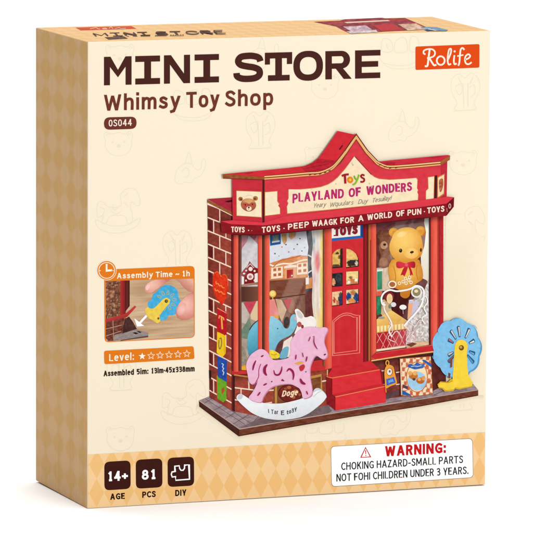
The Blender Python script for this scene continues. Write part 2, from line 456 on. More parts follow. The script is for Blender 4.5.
LIGHT_D, DARK_D = (254, 213, 157), (250, 199, 129)
BAND_MAT = argyle_material('argyle_band', (0, 2), 15.9*PXM, 29*PXM, LIGHT_D, DARK_D, (front_pt(209, 458).x, front_pt(209, 458).z), .02)
SIDE_MAT = argyle_material('argyle_side', (1, 2), 0.022, 29*PXM, (250, 205, 150), (247, 195, 122), (0.006, 0.004), .09, True)
TOP_MAT = argyle_material('argyle_top', (0, 1), 15.9*PXM, 29*PXM, (251, 206, 145), (249, 197, 126), (0, 0), .03)

box = empty('toy_kit_box')
box['label'] = 'tall cream cardboard toy kit box with a red toy shop pictured on its front'
box['category'] = 'box'

def carton():
    bm = bmesh.new(); V = {k: bm.verts.new(p) for k, p in C.items()}
    fs = {'front_panel': ('FTL', 'FBL', 'FBR', 'FTR'), 'back_panel': ('BTR', 'BBR', 'BBL', 'BTL'), 'side_panel': ('BTL', 'BBL', 'FBL', 'FTL'),
          'side_panel.001': ('FTR', 'FBR', 'BBR', 'BTR'), 'top_panel': ('BTL', 'FTL', 'FTR', 'BTR'), 'bottom_panel': ('FBL', 'BBL', 'BBR', 'FBR')}
    for i, (k, q) in enumerate(fs.items()):
        f = bm.faces.new([V[n] for n in q]); f.material_index = i
    bm.normal_update()
    nr = {i: f.normal.copy() for i, f in enumerate(bm.faces)}
    bmesh.ops.bevel(bm, geom=bm.edges[:], offset=.0006, segments=3, profile=.5, affect='EDGES', clamp_overlap=True)
    bm.normal_update()
    for f in bm.faces:
        f.material_index = max(nr, key=lambda i: f.normal.dot(nr[i]) + (.02 if i == 0 else 0))
    mats = [CREAM, CREAM, SIDE_MAT, SIDE_MAT, TOP_MAT, TOP_MAT]; out = {}
    for i, k in enumerate(fs):
        b2 = bm.copy()
        bmesh.ops.delete(b2, geom=[f for f in b2.faces if f.material_index != i], context='FACES')
        for f in b2.faces: f.material_index = 0; f.smooth = False
        me = bpy.data.meshes.new(k.split('.')[0]); b2.to_mesh(me); b2.free(); me.materials.append(mats[i])
        o = bpy.data.objects.new(k.split('.')[0], me); scene.collection.objects.link(o); o.parent = box; out[k] = o
    bm.free(); return out
PAN = carton()
setting()
# ------------------------------------------------------------------ faint line drawings on the cream card
MOT = (243, 230, 203)
front = PAN['front_panel']
def motif(name, cx, cy, strokes, w=.75, fills=()):
    k = Ink(name, front, (0,))
    for st in strokes:
        pts, cl = st[0], st[1]
        k.line([(cx+x, cy+y) for x, y in pts], w, MOT, cl, 4)
    for x, y, r in fills: k.ell(cx+x, cy+y, r, r*.85, MOT, n=12)
    return k.done()
BEAR = [([(-12, -11), (-14.5, -8), (-13, -2), (-13.5, 3), (-9, 10), (0, 13), (9, 10), (13, 3), (13, -2), (14, -8), (11, -12), (7, -9), (0, -10.5), (-7, -9)], True),
        ([(-12, -8), (-10, -9.5), (-9, -7)], False), ([(12, -8), (10, -9.5), (9, -7)], False)]
BEARF = [(0, 3, 2.2), (-6, -1, 1.2), (6, -1.4, 1.2)]
HORSE = [([(-21, 6), (-21, -7), (-16, -9), (-10, -4), (2, -5), (2, -16), (8, -22), (16, -22), (21, -14), (21, -6), (17, -6), (13, -9), (12, -3), (14, 4), (13, 12), (9, 12), (6, 5), (-8, 5), (-12, 12), (-17, 12), (-15, 4)], True),
         ([(-23, 9), (-20, 17), (-8, 22), (6, 21), (18, 15), (22, 8), (19, 8), (8, 14), (-6, 15), (-17, 11)], True),
         ([(-19, -4), (-14, -1), (-17, 6)], False), ([(-8, -1), (-3, 3), (3, 0)], False), ([(5, -14), (10, -18)], False), ([(6, -8), (10, -4)], False), ([(-6, -5), (-4, -1), (1, -5)], False)]
HATTER = [([(-14, 10), (-12, -1), (-5, -7), (2, -7), (8, -1), (12, -3), (13, -11), (16, -11), (16, -3), (11, 5), (5, 8), (2, 12), (-4, 11), (-8, 13)], True),
          ([(-4, -7), (0, -19), (3, -7)], False), ([(-7, 1), (-4, -3), (0, -1), (-1, 5), (-5, 6)], False)]
FAIR = [([(-14, -4), (-13, -14), (-6, -19), (0, -15), (6, -20), (13, -15), (15, -5), (12, 3), (9, 10), (10, 16), (-10, 17), (-8, 10), (-12, 2)], True),
        ([(-12, 18), (12, 17)], False), ([(-10, -6), (-5, -9), (-2, -4), (-6, 2), (-10, -6)], False), ([(4, -5), (9, -8), (10, 0), (5, 4)], False), ([(-2, -10), (-1, 15)], False), ([(3, -10), (3, 14)], False), ([(-7, -16), (-3, -9)], False), ([(8, -16), (5, -9)], False)]
TRAIN = [([(-20, 4), (-12, 12), (0, 14), (14, 12), (21, 4)], False), ([(-20, -2), (-19, 6), (-8, 10), (8, 10), (20, 4), (20, -2)], False),
         ([(-18, -4), (-17, -16), (-9, -14), (-8, -4)], True), ([(-5, -3), (-4, -14), (5, -17), (7, -4)], True), ([(10, -4), (11, -18), (18, -16), (18, -5)], True), ([(-14, -12), (-12, -6)], False)]
for nm, sh, spots in (('bear_drawing', BEAR, [(118.5, 143), (325, 86), (463, 162), (120.5, 438), (319, 158), (120, 56), (452, 306)]),
                      ('rocking_horse_drawing', HORSE, [(118.5, 211), (184, 402), (463, 229)]),
                      ('party_elephant_drawing', HATTER, [(189, 171), (402.5, 129), (394, 423), (262, 56)]),
                      ('fairground_drawing', FAIR, [(260, 131), (465, 93), (121, 373), (177, 250), (461, 393)]),
                      ('train_drawing', TRAIN, [(192, 107), (400, 55), (325, 436)])):
    for x, y in spots: motif(nm, x, y, sh, fills=BEARF if sh is BEAR else ())

# ------------------------------------------------------------------ argyle band along the bottom
def band():
    q = [(87.6, 454.6), (485.75, 432.2), (485.3, 484.5), (87.2, 508.5)]
    q = [(q[0][0]+.5, q[0][1]), (q[1][0]-.5, q[1][1]), (q[2][0]-.5, q[2][1]-.45), (q[3][0]+.5, q[3][1]-.45)]
    vs = [front_pt(x, y, 17*DZ) for x, y in q]
    me = bpy.data.meshes.new('argyle_band'); me.from_pydata(vs, [], [(3, 2, 1, 0)]); me.materials.append(BAND_MAT)
    o = bpy.data.objects.new('argyle_band', me); scene.collection.objects.link(o); o.parent = box
band()

# ------------------------------------------------------------------ title
DK = (74, 35, 29); MID = (113, 53, 43); WH = (268, 268, 268); CRM = (254, 240, 214)
def ty(x): return 56.9+(x-104)*(49.8-56.9)/276.5
def by(x): return 85.4+(x-104)*(78.0-85.4)/276.5
def title():
    k = Ink('title_lettering', box, (18,))
    def P(pts, keep=True): k.poly([(x, ty(x)+(by(x)-ty(x))*t) for x, t in pts], DK, keep=keep)
    k.L += 1
    # M
    P([(104, 0), (110.5, 0), (118, .47), (125.5, 0), (131.6, 0), (131.6, 1), (125.6, 1), (125.6, .36), (118, .73), (110, .36), (110, 1), (104, 1)])
    for x0, x1 in ((135.3, 160.1), (194.6, 219)):
        c = (x0+x1)/2
        P([(x0, 0), (x1, 0), (x1, .21), (c+3.4, .21), (c+3.4, .79), (x1, .79), (x1, 1), (x0, 1), (x0, .79), (c-3.4, .79), (c-3.4, .21), (x0, .21)])
    P([(164, 0), (171, 0), (184, .66), (184, 0), (190.1, 0), (190.1, 1), (183.6, 1), (170, .33), (170, 1), (164, 1)])
    # T
    P([(264.9, 0), (292.2, 0), (292.2, .42), (286.9, .42), (286.9, .21), (282, .21), (282, .80), (289.7, .80), (289.7, 1), (268, 1), (268, .80), (275.3, .80), (275.3, .21), (270, .21), (270, .42), (264.9, .42)])
    # E
    P([(355.1, 0), (380.5, 0), (380.5, .2), (361.8, .2), (361.8, .395), (378.2, .395), (378.2, .595), (361.8, .595), (361.8, .80), (380.3, .80), (380.3, 1), (355.1, 1)])
    # O
    def ringpts(cx, rx, t0, t1, n=40, e=2.35):
        out = []
        for i in range(n):
            a = 2*math.pi*i/n; cc, ss = math.cos(a), math.sin(a)
            out.append((cx+rx*math.copysign(abs(cc)**(2/e), cc), (t0+t1)/2+(t1-t0)/2*math.copysign(abs(ss)**(2/e), ss)))
        return out
    A, B = ringpts(308.2, 14.8, -.03, 1.03), ringpts(308.2, 8.3, .19, .81)
    for i in range(40):
        j = (i+1) % 40; P([A[i], A[j], B[j], B[i]])
    # S : centre line thickened
    cl = [(260.4, .30), (258.8, .17), (253.5, .105), (247.5, .095), (241, .13), (238.2, .27), (240.5, .40), (247, .465), (254, .51), (259, .60), (259.6, .76), (256, .87), (249.5, .905), (242, .89), (237.3, .81), (236.6, .69)]
    cl = smooth(cl, False, 6); hw = 3.25; N = len(cl); L_, R_ = [], []
    pp = [Vector((x, ty(x)+(by(x)-ty(x))*t)) for x, t in cl]
    for i in range(N):
        d = (pp[min(N-1, i+1)]-pp[max(0, i-1)]).normalized(); n = Vector((-d.y, d.x)); L_.append(pp[i]+n*hw); R_.append(pp[i]-n*hw)
    for i in range(N-1): k.poly([tuple(L_[i]), tuple(L_[i+1]), tuple(R_[i+1]), tuple(R_[i])], DK, keep=True)
    # R
    P([(325.4, 0), (331.9, 0), (331.9, 1), (325.4, 1)])
    bowl_o = [(331.9, 0), (341.5, 0)] + [(341.5+8.6*math.sin(a), .315-.315*math.cos(a)) for a in [math.pi*i/14 for i in range(1, 15)]] + [(331.9, .63)]
    bowl_i = [(331.9, .19), (341, .19)] + [(341+2.7*math.sin(a), .315-.125*math.cos(a)) for a in [math.pi*i/14 for i in range(1, 15)]] + [(331.9, .44)]
    for i in range(len(bowl_o)-1): P([bowl_o[i], bowl_o[i+1], bowl_i[i+1], bowl_i[i]])
    k.L += 1
    P([(335.2, .60), (342.2, .585), (351.8, 1), (343.8, 1)])
    k.done()
title()
k = Ink('subtitle_lettering', box, (18,))
k.stext('Whimsy', (104, 110.9), (180.6, 108.2), 16, 2.85, MID)
k.stext('Toy', (186.3, 108.1), (219.6, 106.8), 16, 2.85, MID)
k.stext('Shop', (225.3, 106.7), (273.2, 105.2), 16, 2.85, MID); k.done()

def badge(name, q, r, col, above=(18,), **kw):
    k = Ink(name, box, above); k.poly(rrect(q, r), col); return k
k = badge('code_badge', [(104, 117.4), (136.6, 116.6), (136.6, 128.8), (104, 129.9)], 6, MID); cb = k.done()
t = Ink('code_lettering', cb, (k,)); t.stext('0S044', (108.7, 126.5), (131.8, 125.7), 6.7, 0.95, (252, 238, 220)); t.done()

BR = (229, 75, 15)
k = badge('brand_badge', [(415.5, 46.6), (479.5, 44.1), (479.4, 67.6), (415.5, 70)], 1.6, BR); bb = k.done()
t = Ink('brand_lettering', bb, (k,))
def sc(pts, w=1.55, w1=None): t.line([(400+x*.1876, 30+y*.1876) for x, y in pts], w, (253, 240, 222), False, 6, w1=w1)
sc([(158, 105), (152, 150), (146, 190), (132, 192)], 1.9)
sc([(136, 130), (126, 124), (128, 110), (148, 102), (172, 103), (186, 117), (182, 137), (160, 148), (144, 150)], 1.6)
sc([(156, 149), (170, 172), (182, 188), (194, 184)], 1.8)
t.line([(400+(217+21*math.cos(a))*.1876, 30+(163+23*math.sin(a))*.1876) for a in [2*math.pi*i/20 for i in range(20)]], 1.7, (253, 240, 222), True, 0)
sc([(256, 158), (270, 125), (272, 102), (262, 104), (256, 130), (254, 165), (260, 184), (272, 180)], 1.6)
sc([(290, 134), (287, 165), (291, 182), (302, 178)], 1.7)
t.ell(400+291*.1876, 30+114*.1876, 1.1, 1.1, (253, 240, 222), n=12)
sc([(343, 106), (334, 96), (324, 103), (320, 130), (316, 175), (310, 190)], 1.7)
sc([(305, 139), (322, 136), (338, 133)], 1.4)
sc([(348, 158), (366, 150), (374, 138), (364, 129), (350, 140), (346, 160), (352, 178), (366, 182), (382, 172)], 1.6)
t.done()

# ------------------------------------------------------------------ bottom badges
BDG = (63, 24, 17)
k = badge('age_badge', [(104.2, 461.9), (130.5, 460.3), (130.7, 488.8), (104.4, 490.5)], 5.5, BDG); o = k.done()
t = Ink('numeral_lettering', o, (k,)); t.stext('14+', (107.8, 481.4), (127.9, 480.2), 9.8, 2.0, WH); t.done()
k2 = Ink('caption_lettering', o, (18,)); k2.stext('AGE', (110.2, 499.9), (124.8, 499.0), 6.2, 1.35, (44, 20, 14)); k2.done()
k = badge('piece_count_badge', [(135.7, 459.8), (162.3, 458.3), (162.5, 487.2), (135.9, 488.8)], 5.5, BDG); o = k.done()
t = Ink('numeral_lettering', o, (k,)); t.stext('81', (141.8, 479.9), (156.2, 479.0), 9.9, 2.05, WH); t.done()
k2 = Ink('caption_lettering', o, (18,)); k2.stext('PCS', (142.2, 497.9), (155.7, 497.0), 6.2, 1.35, (44, 20, 14)); k2.done()
k = badge('puzzle_badge', [(167.5, 457.9), (194.0, 456.5), (194.2, 485.6), (167.7, 487.1)], 5.5, BDG); o = k.done()
t = Ink('puzzle_symbol', o, (k,))
t.line([(174.8, 466.2), (179.3, 465.8), (179.6, 468.4), (181, 470.3), (183, 470.3), (184.5, 468.4), (184.6, 465.2), (189, 464.8), (189.5, 479.2), (175.7, 480.3), (175.6, 476.6), (172.2, 477), (171.3, 474.4), (172, 472), (175.1, 471.4)], 1.25, WH, True, 0); t.done()
k2 = Ink('caption_lettering', o, (18,)); k2.stext('DIY', (175.2, 496.2), (186.4, 495.5), 6.2, 1.35, (44, 20, 14)); k2.done()

# ------------------------------------------------------------------ warning label
k = badge('warning_label', [(330.7, 446.3), (472.6, 438.2), (473.4, 477.7), (331.4, 486.9)], 4.2, (120, 110, 98))
k.poly(rrect([(331.1, 446.7), (472.2, 438.7), (473.0, 477.3), (331.8, 486.4)], 4), WH); wl = k.done()
RED = (203, 26, 32)
t = Ink('warning_triangle', wl, (k,))
t.line([(365.6, 447.6), (370.5, 456.9), (360.9, 457.4)], 1.0, RED, True, 0)
t.line([(365.65, 450.3), (365.75, 454.2)], 1.0, RED, False, 0, w1=.7); t.ell(365.8, 455.6, .55, .55, RED, n=10); t.done()
t = Ink('heading_lettering', wl, (k,)); t.stext('WARNING:', (385, 456.6), (445.8, 452.9), 10.4, 2.3, RED); t.done()
t = Ink('hazard_lettering', wl, (k,))
t.stext('CHOKING HAZARD-SMALL PARTS', (341.2, 470.2), (462.8, 463.0), 7.5, 1.05, (40, 38, 40))
t.stext('NOT FOHI CHILDREN UNDER 3 YEARS.', (336.4, 481.6), (468.2, 473.9), 7.5, 1.05, (40, 38, 40)); t.done()

# ------------------------------------------------------------------ level badge, size line
OR = (232, 126, 26)
k = badge('level_badge', [(104, 350.9), (193.6, 346.2), (194.6, 358.9), (104.4, 364.3)], 2.2, OR); lb = k.done()
t = Ink('level_lettering', lb, (k,)); t.stext('Level:', (109.2, 361.4), (133.8, 359.8), 7.2, 1.2, (255, 244, 224)); t.done()
for i in range(6):
    t = Ink('star', lb, (k,)); cx, cy = 142.2+i*8.92, 356.3-i*.5
    pts = [(cx+r*math.sin(a), cy-r*math.cos(a)) for a, r in [(math.pi*j/5, 3.7 if j % 2 == 0 else 1.55) for j in range(10)]]
    if i == 0: t.poly(pts, (255, 250, 238))
    else: t.line(pts, .6, (255, 240, 214), True, 0)
    t.done()
t = Ink('size_lettering', box, (18,))
t.stext('Assembled', (103.6, 376.4), (133.9, 374.8), 5.6, 1.15, (52, 34, 26))
t.stext('5im:', (136.6, 374.6), (148.4, 373.9), 5.6, 1.15, (52, 34, 26))
t.stext('13lm·45x338mm', (151.2, 373.7), (194.6, 371.4), 5.6, 1.1, (52, 34, 26)); t.done()

# ------------------------------------------------------------------ assembly photo
def assembly():
    k = Ink('assembly_picture', box, (18,))
    k.poly(rrect([(104.2, 269.6), (194.6, 265.9), (194.8, 337.6), (104.6, 342.4)], 4.5), OR)
    W = (206, 172, 136)
    def wood(x, y):
        g = vnoise(x/14, (y+x*.06)/1.1, 3)-.5; h = vnoise(x/30, (y+x*.06)/5, 9)-.5
        c = (203+g*26+h*26, 169+g*28+h*30, 133+g*28+h*32)
        return c
    k.poly(rrect([(105.6, 281.1), (193.7, 278.3), (193.9, 336.9), (105.8, 341.6)], 3.5), wood, cell=1.0)
    o = k.done()
    s = Ink('pictured_shop_corner', o, (k,))
    def bricks(x, y):
        n = vnoise(x/2.2, y/2.6, 1); m_ = vnoise(x/1.1, y/1.1, 4)
        c = mixc((92, 52, 40), (170, 104, 66), n)
        if m_ > .72: c = mixc(c, (206, 178, 150), .6)
        if m_ < .2: c = mixc(c, (52, 36, 40), .7)
        return c
    s.poly([(105.8, 281.2), (126, 280.5), (126, 322), (121, 335), (114, 340.9), (108, 341.2), (105.8, 338)], bricks, cell=.9)
    s.poly([(105.9, 322), (124, 318), (121, 335), (114, 340.6), (108.6, 341), (105.9, 337)], tex((112, 56, 44), 40, 1.5, 1.5, 5), cell=1)
    s.line([(105.9, 329), (122, 325)], .6, (190, 160, 140), sm=0); s.line([(106, 336), (121, 331)], .6, (190, 160, 140), sm=0); s.line([(113, 320), (113.6, 340)], .6, (180, 150, 130), sm=0)
    s.poly([(125, 280.6), (129.7, 280.4), (129.7, 306), (125, 312)], (70, 28, 26))
    s.poly([(126.2, 280.6), (128.2, 280.5), (128.2, 306), (126.2, 310)], (104, 38, 34))
    s.poly([(120.2, 280.7), (125.3, 280.5), (125.3, 316), (120.2, 318)], grad((184, 50, 46), (128, 30, 32), (120, 0), (125.3, 0)), cell=1.3)
    s.poly([(114.5, 335), (136.2, 329.4), (148.2, 332.6), (148.3, 335.6), (122, 339.9), (113, 341)], tex((150, 136, 132), 26, 3, 1), cell=1)
    s.poly([(121, 340), (148.3, 335.4), (148.2, 337.2), (120, 341)], (96, 76, 70))
    s.poly([(132.4, 333), (135, 332.1), (138.6, 333.2), (136, 334.3)], (34, 26, 26)); s.poly([(136.6, 331.6), (138.4, 331), (141.8, 332), (140, 332.9)], (34, 26, 26))
    s.poly([(105.6, 319.6), (125.5, 313.8), (134.8, 305.6), (136.3, 306.9), (127.2, 317), (105.6, 322.3)], grad((202, 62, 58), (150, 36, 38), (118, 314), (121, 322)), cell=1.6)
    s.poly([(125, 319), (129, 316.5), (133, 322), (137, 329), (122, 333.5)], tex((74, 42, 40), 20), cell=1.5)
    s.done()
    w = Ink('pictured_wheel', o, (k,))
    w.poly([(147.6, 304.9), (149.2, 301), (151.5, 299.5), (152.9, 294.4), (156, 292.5), (159.4, 288.5), (163, 285.8), (168, 285.0), (172.6, 286.2), (176, 288.6), (178.2, 292.5), (178.6, 297.5), (181, 301.5), (178.5, 305.5), (176.5, 308), (176.3, 313), (173, 315.2), (168.6, 315.6), (166.5, 319), (162.5, 320.4), (157, 319), (151, 311)], tex((72, 176, 222), 16, 2, 2), True, cell=1.3)
    for a in range(-150, 130, 36):
        ca, sa = math.cos(math.radians(a)), math.sin(math.radians(a)); cx, cy = 166.3+8*ca, 300.5+8*sa
        w.line([(cx-1.6*ca-1*sa, cy-1.6*sa+1*ca), (cx+1.7*ca-.5*sa, cy+1.7*sa+.5*ca), (cx+1.7*ca+.7*sa, cy+1.7*sa-.7*ca), (cx-1.6*ca+1*sa, cy-1.6*sa-1*ca)], .7, (176, 178, 132), True, 3)
    w.poly([(163.6, 298.6), (167, 297.6), (170.1, 299.6), (169.6, 303.4), (166, 307), (159.6, 315.4), (160.4, 321.6), (157, 323.4), (154, 321.2), (148.6, 318), (146, 314), (145, 309), (147.5, 307), (150.2, 308.4), (153.5, 308.6), (157, 305.5)], tex((240, 206, 80), 16, 2, 2), cell=1.3)
    w.ell(166.3, 301.2, 1.7, 1.7, (92, 72, 30)); w.ell(166.6, 301, .8, .8, (150, 120, 60))
    w.ell(158.4, 318.4, 1.1, 1.2, (120, 92, 36)); w.done()
    h = Ink('pictured_hand', o, (w,))
    sk, sk2 = (240, 176, 158), (206, 122, 108)
    h.poly([(144.6, 288.5), (145.2, 286.2), (147.8, 283.2), (151.5, 281), (155.5, 279.6), (171.5, 279.0), (164, 283.5), (158.3, 288.2), (152, 292.6), (147.5, 293.3), (144.9, 291.5)], ball((248, 192, 174), sk2, 152, 284, 15, 6), cell=1.2)
    h.poly(smooth([(145.6, 288.4), (147.2, 285.2), (150, 284.6), (149.4, 287.8), (147, 290.2)], True), (250, 204, 192))
    h.poly([(175, 279.2), (193.6, 278.6), (193.6, 292.4), (188.5, 291.6), (183, 286.6), (179, 281.6)], grad((238, 178, 156), (190, 116, 98), (190, 280), (182, 290), 6), cell=1.2)
    h.poly([(175.9, 313), (176.4, 309), (179.1, 303.4), (184.4, 297.7), (189, 294.2), (193.7, 291.8), (193.8, 316.8), (188.3, 319.6), (181.8, 320.2), (177.4, 317.6)], ball((250, 192, 176), (200, 112, 98), 186, 305, 17, 6), cell=1.2)
    h.poly(smooth([(177.3, 311), (180, 305.4), (184, 303), (186.2, 305.6), (184.6, 311.4), (181, 315.4), (178, 314.8)], True), ball((250, 200, 190), (232, 160, 146), 182, 309, 7), cell=1.2)
    h.done()
    a = Ink('pointing_arrow', o, (s,))
    a.line([(146.6, 315.6), (139.6, 323.2)], 2.1, WH, sm=0)
    a.poly([(134.4, 318.4), (138.4, 321.4), (141.6, 324.0), (144.2, 325.8), (137.0, 326.6)], WH); a.done()
    t = Ink('heading_lettering', o, (k,)); t.stext('Assembly', (116.9, 278.7), (153.0, 277.5), 5.6, 1.05, (255, 243, 222))
    t.stext('Time ~ 1h', (155.6, 277.4), (189.7, 276.2), 5.6, 1.05, (255, 243, 222)); t.done()
    c = Ink('clock_symbol', o, (k,)); c.ell(106.7, 270.4, 9.9, 9.9, (255, 246, 226)); c.ell(106.7, 270.4, 9.4, 9.4, OR); c.ring(106.7, 270.4, 7.9, 7.9, .8, (255, 236, 206), keep=False)
    c.poly([(105.7, 263.9), (107.5, 263.9), (107.5, 269.6), (112, 269.2), (112, 271.2), (105.7, 271.8)], (255, 246, 226))
    for dx in (-6.6, 6.4): c.ell(106.7+dx, 270.6, .7, .5, (255, 236, 206), n=8)
    c.done()
assembly()
# ------------------------------------------------------------------ the picture of the toy shop
shop = empty('pictured_shop', box)
GOLD = (196, 128, 66); GOLD2 = (238, 186, 120); DRED = (110, 22, 26)
def below(x):                              # lower edge of the shop's base board
    P = [(198, 406), (238.6, 436.3), (350, 417), (420, 406.5), (478.2, 395.6)]
    for a, b in zip(P, P[1:]):
        if x <= b[0]: return a[1]+(b[1]-a[1])*(x-a[0])/(b[0]-a[0])
    return P[-1][1]
# printed cut-out shadow round the product shot
sh = Ink('printed_cutout_shadow', shop, (18,))
sh.poly([(204, 404)]+[(238.6, 435)]+[(478, 394.5), (483.6, 396.0), (483.6, 400.8), (420, 411.2), (350, 421.6), (239, 441.2), (196, 410), (197, 404)],
        lambda x, y: mixc((236, 219, 188), (253.5, 240, 214), (y-below(x))/4.6), cell=1.5)
sh.poly([(446, 214), (462, 214), (483.5, 240), (483.5, 395), (478, 395), (440, 395)],
        lambda x, y: mixc((247, 233, 203), (253.5, 240, 214), max(0, (x-462)/21, (262-y)/46)), cell=5)
sh.done()

def ab(x):                                 # lower edge of the pictured awning
    P = [(210, 233), (264, 235), (330, 228.6), (390, 222.3), (450, 215.6)]
    for p, q in zip(P, P[1:]):
        if x <= q[0]: return p[1]+(q[1]-p[1])*(x-p[0])/(q[0]-p[0])
    return P[-1][1]
def sst(t): t = max(0, min(1, t)); return t*t*(3-2*t)
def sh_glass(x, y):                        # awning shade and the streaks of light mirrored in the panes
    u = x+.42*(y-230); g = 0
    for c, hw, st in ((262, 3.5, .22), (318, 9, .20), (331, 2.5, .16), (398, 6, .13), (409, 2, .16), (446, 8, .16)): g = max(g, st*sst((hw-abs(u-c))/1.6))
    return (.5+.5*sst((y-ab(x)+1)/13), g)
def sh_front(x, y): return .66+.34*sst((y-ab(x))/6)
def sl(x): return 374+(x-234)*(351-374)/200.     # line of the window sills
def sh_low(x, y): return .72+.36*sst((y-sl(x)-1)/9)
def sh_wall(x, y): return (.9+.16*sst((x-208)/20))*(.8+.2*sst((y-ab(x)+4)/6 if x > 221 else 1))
# ---- base board
b = Ink('base_board', shop, (sh,))
def planks(x, y):
    n = vnoise(x/5, y/1.6, 2)-.5; g = vnoise(x/1.2, y/1.2, 5)-.5
    return mixc((176, 156, 160), (120, 100, 104), .35+n*.8+g*.5)
b.poly([(198.9, 400.6), (209.5, 396.2), (470, 380), (478.2, 389.9), (420, 399.3), (350, 410.4), (239.5, 429.1)], planks, cell=1.3)
for a, c in (((205, 398.6), (245, 424.5)), ((216, 400.5), (254, 425.5)), ((203.6, 403.8), (213, 398)), ((213.5, 410.5), (226, 404)), ((224.8, 418.5), (240, 409.6)), ((233, 424.2), (252, 412.6)), ((247, 427.4), (262, 413.8)), ((264, 424.4), (274, 417)), ((283, 421.3), (290, 417)), ((300, 417.5), (309, 411)), ((318, 414.6), (325, 404.5)), ((312, 409.5), (330, 406.6)), ((388, 399), (398, 392)), ((387, 403), (402, 400.4)), ((434, 395), (446, 390))):
    b.line([a, c], .55, (104, 84, 88), sm=0)
b.poly([(240, 428), (300, 418.6), (326, 414.3), (332, 411), (327, 404), (300, 414), (262, 417)], lambda x, y: tex((118, 98, 100), 18, 2, 1)(x, y), cell=1.5)
b.poly([(198.9, 400.6), (239.5, 429.1), (238.6, 436.3), (199.3, 406.6)], tex((74, 38, 30), 14, 2, 2), cell=1.5)
b.poly([(239.5, 429.1), (350, 410.4), (420, 399.3), (478.2, 389.7), (478.3, 395.6), (420, 406.5), (350, 417), (238.6, 436.3)], tex((112, 58, 40), 22, 4, 1.2), cell=1.5)
b.line([(199, 400.6), (239.5, 429.1), (350, 410.4), (420, 399.3), (478.2, 389.8)], .8, (196, 168, 156), sm=0)
b.line([(199.4, 406.2), (238.7, 435.9), (350, 416.6), (420, 406.1), (478, 395.3)], .8, (66, 32, 26), sm=0); b.done()

# ---- brick side wall
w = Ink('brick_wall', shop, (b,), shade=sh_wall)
def Lx(y): return 207.4+(y-203)*.0105
def brick(x, y):
    n = vnoise(x/1.7, y/1.5, 11)-.5; m_ = vnoise(x/7, y/7, 3)-.5
    return (144+n*34+m_*22, 60+n*24+m_*14, 46+n*20+m_*10)
w.poly([(207.4, 202), (233.2, 215.5), (233.2, 411.2), (209.5, 397.4)], brick, cell=1.15)
MORT = (248, 222, 200)
for i in range(15):
    yl, yr = 204.1+13.3*i, 213.6+13.55*i; w.line([(Lx(yl), yl), (232.3, yr)], 1.2, MORT, sm=0, keep=i > 0)
w.L += 1
for i in range(14):
    for x in ((219.7,) if i % 2 == 0 else (213.6, 225.8)):
        f = (x-207.5)/24.8; ya = (204.1+13.3*i)*(1-f)+(213.6+13.55*i)*f; yb = (204.1+13.3*(i+1))*(1-f)+(213.6+13.55*(i+1))*f
        w.line([(x, ya), (x+.15, yb)], .95, MORT, sm=0, keep=True)
        if i % 2: w.poly([(Lx(ya)+.5, ya-1.6) if x < 220 else (x+1, ya+1.2), (x-1.2, ya+1.2) if x < 220 else (231.9, ya+4.4), (x-1.2, yb-1.2) if x < 220 else (231.9, yb+1.6), (Lx(yb)+.5, yb-4.4) if x < 220 else (x+1, yb-1.6)], tex((104, 34, 34) if x < 220 else (150, 66, 50), 18, 1.2, 4), cell=1.3, keep=True)
w.L += 1
w.poly([(231, 214.5), (233.2, 215.5), (233.2, 411.2), (231.6, 410.2)], (94, 30, 28))
w.poly([(209.0, 370), (211.2, 370.6), (211.2, 379.2), (209.2, 378.4)], (44, 22, 22)); w.done()
r = Ink('side_roof', shop, (w,))
r.poly([(207.1, 199.0), (232.6, 197.3), (233.2, 213)], tex((170, 40, 58), 12, 3, 1), cell=1.5)
r.poly([(207.1, 199.4), (233.2, 212.6), (233.2, 216.4), (207.2, 203.2)], tex((150, 90, 46), 24, 2, 1), cell=1.4)
r.line([(207.2, 203), (233.2, 216.2)], .7, (250, 226, 206), sm=0)
r.poly([(224.4, 201.5), (232.6, 199.6), (232.6, 201.6), (228, 202.4)], (50, 10, 16)); r.done()

# ---- low brick front under the windows
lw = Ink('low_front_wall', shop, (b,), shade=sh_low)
lw.poly([(233.2, 373), (331.6, 362), (331.6, 404.5), (262, 417), (233.2, 411.2)], brick, cell=1.4)
for a, c in (((234, 387.6), (262, 391)), ((234, 399.6), (262, 404)), ((262, 391), (275, 390)), ((318, 381.5), (328, 380.6)), ((262, 404), (272, 402.4))): lw.line([a, c], 1.3, MORT, sm=0)
lw.line([(248.6, 377.5), (249, 389.2)], 1.2, MORT, sm=0); lw.line([(241, 389), (241.2, 400.2)], 1.1, MORT, sm=0)
lw.poly([(233.0, 376), (234.8, 376), (234.8, 412), (233.0, 411)], (62, 22, 20))
lw.poly([(273.8, 384), (323, 373.6), (323, 398), (273.8, 407)], tex((120, 70, 40), 22, 3, 1), cell=1.5)
lw.line([(276, 406), (276, 385), (321.2, 375.2), (321.6, 397)], 2.3, (196, 140, 70), sm=0)
lw.line([(277.6, 406), (277.6, 386.6), (319.6, 377.2)], .7, (122, 70, 34), sm=0)
lw.poly([(327.2, 366), (332, 365.2), (332, 403), (327.2, 404)], tex((128, 48, 40), 16), cell=1.5)
lw.line([(308, 371.2), (331.4, 367)], 1.4, GOLD2, sm=0); lw.line([(327.4, 368), (327.4, 377)], 1.0, GOLD2, sm=0); lw.line([(322, 381.4), (327, 380.6)], 1.2, MORT, sm=0)
lw.ell(290.2, 393.3, 12.2, 9, (74, 24, 22)); lw.ell(290.2, 393.3, 11.4, 8.2, tex((112, 34, 30), 16), cell=1.5)
